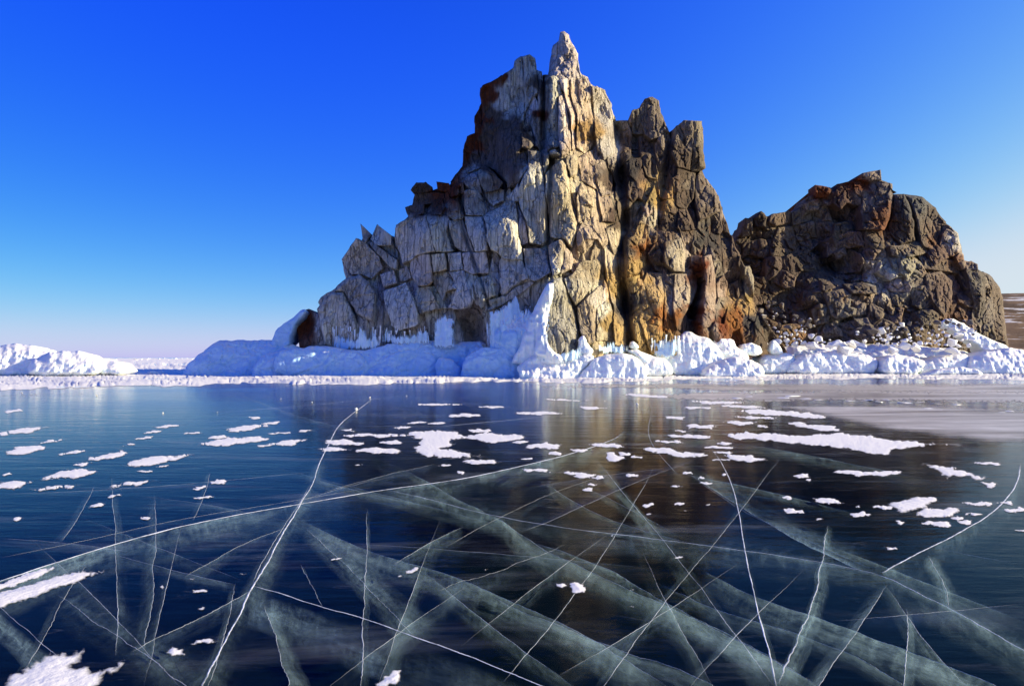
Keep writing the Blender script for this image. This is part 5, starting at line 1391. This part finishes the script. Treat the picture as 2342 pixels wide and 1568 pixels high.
MARKS = [(815, 938, 'the ice chunk on the shore crack'), (1000, 1015, 'the big ragged snow patch'), (1930, 1008, 'the biggest bright snow patch'), (360, 1053, 'the largest leaf-shaped snow patch'),
    (1660, 1075, 'the far end of the curved front crack'), (1690, 1170, 'the bend of the curved front crack'), (2080, 1155, 'the lobed snow patch'), (580, 1338, 'the crack junction at lower left'), (690, 1150, 'the crossing of the two long cracks'),
    (1318, 1346, 'the lone bottom centre patch'), (2180, 1079, 'the frayed snow drift'), (1545, 1037, 'the ragged snow cluster'), (1280, 1045, 'the far end of the ridge crack'), (1790, 946, 'the longest snow streak'), (1220, 945, 'the streak across the bright reflection'),
    (40, 1080, 'the left end of the blue ice'), (120, 1340, 'the long snow tongue'), (2260, 1180, 'the curved right-hand crack'), (1480, 1215, 'the X of two thin front cracks')]
def flake(a, group, slant=.0, jag=.32, **kw):
    x, y, rx, ry = a
    k = (y - YH) / 200
    size = 'wide' if rx > 55 else 'medium' if rx > 32 else 'small' if rx > 17 else 'tiny'
    shape = 'streak' if rx > 11 * ry else 'sliver' if rx > 7 * ry else 'patch' if rx > 3.6 * ry else 'dot'
    patch(blob(*a, slant=slant, jag=jag), f"{size} snow {shape} {place_words(x, y, MARKS)}", group, **kw)

def patch(poly, label, group=None, wob=4.0, thick=0.007):
    r = flake_mesh(poly, wob, len(patches) + 1, thick)
    if r is None: return
    o = make_mesh('snow_patch', r[0], r[1], M['flake'], None, True, {'edge': r[2]})
    tag(o, label, 'snow patch', group); patches.append(o)

def blob(cx, cy, rx, ry, slant=0.0, n=14, jag=.32):
    out = []
    for i in range(n):
        a = 2 * math.pi * i / n
        r = 1 + random.uniform(-jag, jag)
        x = rx * r * math.cos(a)
        out.append((cx + x, cy + ry * r * math.sin(a) - slant * x))
    return chaikin(out, 1)

patch([(-20, 1600), (10, 1562), (60, 1530), (110, 1500), (150, 1490), (200, 1485), (185, 1510), (175, 1530), (220, 1530), (290, 1515), (270, 1535), (220, 1560), (200, 1600)], 'large forked snow patch nearest the viewer at the bottom-left corner', wob=6)
patch([(-30, 1400), (-30, 1365), (60, 1335), (150, 1315), (240, 1303), (195, 1325), (140, 1340), (100, 1360), (30, 1382)], 'long snow tongue below the left end of the long white ridge crack', wob=5)
patch([(-30, 1362), (-30, 1345), (90, 1300), (140, 1290), (100, 1315), (40, 1338)], 'thin snow wedge right under the left end of the long white ridge crack', wob=3)
patch([(275, 1065), (330, 1045), (360, 1042), (450, 1038), (400, 1052), (360, 1062), (310, 1068)], 'largest leaf-shaped snow patch on the blue ice at left', wob=4)
patch([(940, 1030), (955, 1005), (915, 990), (1000, 983), (1050, 986), (1070, 1000), (1030, 1010), (1045, 1020), (1005, 1025), (1090, 1038), (1105, 1045), (1030, 1048), (960, 1044)], 'big ragged snow patch of the cluster right of the shore crack', wob=7)
patch([(1640, 998), (1680, 990), (1800, 994), (1900, 990), (1990, 995), (2050, 1005), (2215, 1020), (2100, 1024), (2040, 1030), (2030, 1042), (1980, 1038), (1940, 1027), (1850, 1020), (1760, 1010)], 'biggest bright snow patch, in front of the beige frosted ice', wob=7)
patch(blob(1482 + 598, 1155, 48, 15, .1), 'lobed snow patch on the dark ice left of the curved right-hand crack')
patch(blob(1318, 1346, 17, 13), 'snow patch alone on the black ice at bottom centre, larger of a pair', wob=4)
patch(blob(1283, 1339, 12, 6), 'small snow dot left beside the lone bottom centre patch', wob=2)
patch(blob(942, 1304, 18, 6, .3), 'small slanted snow patch above the bottom centre, between two hazy bands', wob=3)
patch(blob(890, 1553, 26, 16, .4), 'snow patch at the bottom edge below the long curved crack', wob=5)
patch(blob(405, 1494, 22, 9, -.1), 'small feathery snow patch right of the large forked one', wob=5)
patch(blob(1140, 1002, 68, 11), 'long oval snow patch at the right end of the cluster by the shore crack')
patch(blob(2000, 1083, 72, 7), 'long thin snow patch in front of the biggest bright one', wob=5)
patch(blob(2180, 1079, 75, 14, -.25), 'frayed snow drift near the right edge, behind the curved crack', wob=6)
patch(blob(1230 - 10, 945, 60, 4), 'narrow snow streak across the reflection of the sunlit ridge')
patch(blob(1790, 946, 110, 7, -.05), 'longest snow streak at the dark edge of the beige frosted ice', wob=6)
patch(blob(1545, 1037, 62, 10, -.15), 'ragged snow cluster between the two front cracks at mid right', wob=7)
patch(blob(2150, 1172, 52, 11), 'oval snow patch just left of the curved right-hand crack', wob=5)
# many smaller flakes: they share a description within each part of the ice
LEFT = [(50, 985, 70, 6), (50, 1030, 55, 8), (155, 1085, 70, 9), (30, 1108, 40, 10), (245, 1045, 55, 8), (300, 1107, 60, 4), (125, 1115, 60, 5), (220, 1157, 16, 4), (40, 1188, 14, 4), (335, 1185, 20, 4), (460, 1115, 18, 4),
    (503, 1102, 20, 5), (470, 1137, 22, 3), (330, 1077, 20, 3), (30, 940, 30, 4), (165, 1034, 35, 4), (20, 1086, 15, 3), (260, 1135, 18, 3), (372, 1066, 14, 2), (190, 1060, 20, 3), (290, 1018, 20, 3), (350, 987, 25, 2), (120, 1008, 30, 3)]
for a in LEFT: flake(a, 'snow flakes on the blue ice at left', .14, .32)
MID = [(520, 1010, 60, 8), (580, 1004, 30, 8), (650, 1014, 35, 6), (560, 978, 50, 5), (620, 968, 22, 3), (385, 974, 30, 4), (580, 955, 12, 3), (640, 989, 24, 2), (535, 985, 14, 3), (500, 999, 22, 4), (690, 1008, 20, 3), (330, 1000, 22, 2), (700, 985, 16, 2), (440, 990, 20, 2), (600, 1020, 16, 3)]
for a in MID: flake(a, 'snow flakes left of the shore crack', .08, .32)
CENTRE = [(780, 1013, 50, 8), (860, 1031, 45, 8), (762, 1028, 38, 6), (860, 996, 62, 5), (890, 1012, 25, 4), (1095, 1057, 45, 5), (1055, 1080, 15, 4), (1070, 950, 26, 4), (1040, 951, 16, 3), (1240, 1020, 36, 8), (1100, 985, 30, 4), (915, 978, 20, 3), (822, 1064, 12, 2),
    (1190, 1012, 16, 3), (1020, 1064, 20, 3), (800, 983, 16, 3), (1120, 930, 50, 2), (1010, 925, 70, 2), (1200, 1048, 12, 3), (1270, 1037, 20, 4), (1000, 968, 20, 2), (955, 967, 24, 2)]
for a in CENTRE: flake(a, 'snow patches right of the shore crack', 0, .4)
RIGHT = [(1540, 955, 32, 4), (1660, 1037, 20, 4), (1700, 1048, 45, 7), (1645, 1052, 22, 3), (1400, 1045, 30, 9), (1425, 1036, 16, 4), (1330, 1085, 26, 6), (1365, 1093, 17, 5), (1300, 1083, 16, 4), (1230, 1075, 32, 5), (1350, 1108, 13, 4), (1348, 1118, 12, 3), (1440, 1087, 20, 4), (1552, 1113, 13, 3), (1572, 1080, 13, 4),
    (1615, 1104, 14, 3), (1600, 1093, 11, 3), (1690, 968, 42, 5), (1870, 977, 52, 6), (1600, 975, 40, 5), (1835, 1087, 20, 6), (1852, 1096, 9, 3), (1945, 1080, 34, 5), (1655, 1014, 20, 4), (1580, 999, 40, 4), (1530, 1010, 30, 3), (1600, 1041, 22, 5), (1640, 1022, 30, 4), (1500, 1028, 30, 5), (1460, 1046, 14, 3), (1590, 932, 40, 3),
    (1640, 920, 60, 4), (1700, 930, 60, 3), (1300, 915, 50, 2), (1350, 932, 40, 3), (1480, 905, 60, 3), (1560, 985, 20, 3), (1745, 975, 16, 3), (1820, 968, 24, 3), (1730, 955, 60, 3), (1390, 1020, 36, 6), (1330, 1030, 24, 5), (1655, 1086, 12, 3)]
for a in RIGHT: flake(a, 'snow patches on the dark ice at mid right', -.04, .4)
FAR = [(1890, 1147, 36, 7), (1817, 1168, 22, 6), (1800, 1166, 10, 3), (1962, 1177, 28, 6), (2112, 1143, 30, 8), (2018, 1161, 24, 6), (2240, 1152, 36, 5), (2330, 1167, 32, 7), (2210, 1195, 25, 4), (2058, 1195, 13, 5), (2140, 1197, 42, 6), (2037, 1252, 14, 3), (2265, 1110, 18, 8), (2300, 1150, 20, 4), (2190, 1187, 18, 3), (1800, 1139, 11, 3), (2260, 1060, 40, 3), (1960, 1160, 8, 3), (1870, 1188, 8, 2), (2340, 1215, 20, 3), (2225, 1176, 18, 3)]
for a in FAR: flake(a, 'snow patches near the curved right-hand crack', -.06, .32)
NEAR = [(1482, 1156, 14, 5), (1484, 1175, 8, 3), (1552, 1153, 12, 4), (1568, 1168, 5, 2), (1620, 1155, 8, 2), (770, 1279, 14, 2), (1553, 1275, 14, 3), (470, 1468, 30, 4), (455, 1352, 22, 4), (440, 1325, 10, 2), (370, 1344, 5, 5), (460, 1393, 10, 4), (1447, 1388, 8, 3), (1446, 1350, 9, 2), (557, 1314, 8, 2), (915, 1318, 5, 3), (1110, 1303, 4, 2), (1402, 1225, 4, 2)]
for a in NEAR: flake(a, 'snow flecks among the front cracks', .1, .4, wob=2, thick=.005)
# grains of snow too small to pick apart
SV, SFc = [], []
for k in range(900):
    y = YH + 60 + 640 * random.random() ** 2.2 if k < 300 else random.gauss(1030, 70)
    if y < YH + 50: continue; x = random.uniform(-20, 2360)
    c = on_ice(np.array([[x, y]]), 0.0)[0]
    r = random.uniform(.004, .022) * (c[1] / 8) ** .6
    n = 6; b = len(SV)
    el = random.uniform(1.2, 3.0)
    for i in range(n):
        a = 2 * math.pi * i / n; q = r * random.uniform(.5, 1.2)
        SV.append((c[0] + q * el * math.cos(a), c[1] + q * math.sin(a), 0.005))
    SV.append((c[0], c[1], 0.005 + r * .25))
    SFc += [(b + i, b + (i + 1) % n, b + n) for i in range(n)]
tag(make_mesh('snow_grains', SV, SFc, M['flake'], None, True, {'edge': np.ones(len(SV))}), 'scattered grains of snow on the clear ice', kind='stuff')

# things that still share a description are told apart by their place among each other
same = {}
for o in list(COL.objects):
    if o.get('category') and o.parent is None: same.setdefault(o['label'], []).append(o)
ORD = ['first', 'second', 'third', 'fourth', 'fifth', 'sixth', 'seventh']
def centre(o):
    if o.type == 'MESH' and len(o.data.vertices):
        return o.matrix_basis @ (sum((Vector(c) for c in o.bound_box), Vector()) / 8)
    return o.location
for lab, os_ in same.items():
    if len(os_) < 2: continue
    pos = [centre(o) for o in os_]
    xs = [q.x / max(q.y, 1) * F for q in pos]
    order = sorted(range(len(os_)), key=lambda i: xs[i])
    for r, i in enumerate(order):
        if len(os_) == 2: os_[i]['label'] = lab + (', left one of two' if r == 0 else ', right one of two')
        else: os_[i]['label'] = lab + f", {ORD[min(r, 6)]} from left"
for o in list(COL.objects):
    l = o.get('label')
    if not l or not o.get('category'): continue
    for a, b in ((' close ', ' '), (' well ', ' '), ('beyond and ', ''), ('in front and ', ''), ('one of two', 'one'), (' in pressure ridge', ''), (' far end of the', ' end of the')):
        if len(l.replace('-', ' ').split()) > 15: l = l.replace(a, b)
    o['label'] = l
seen = {}
for o in list(COL.objects):
    if o.get('category') and o.parent is None: seen.setdefault(o['label'], []).append(o)
for lab, os_ in seen.items():
    if len(os_) == 2:
        os_.sort(key=lambda o: centre(o).y)
        os_[0]['label'] = lab + ', nearer'; os_[1]['label'] = lab + ', farther'
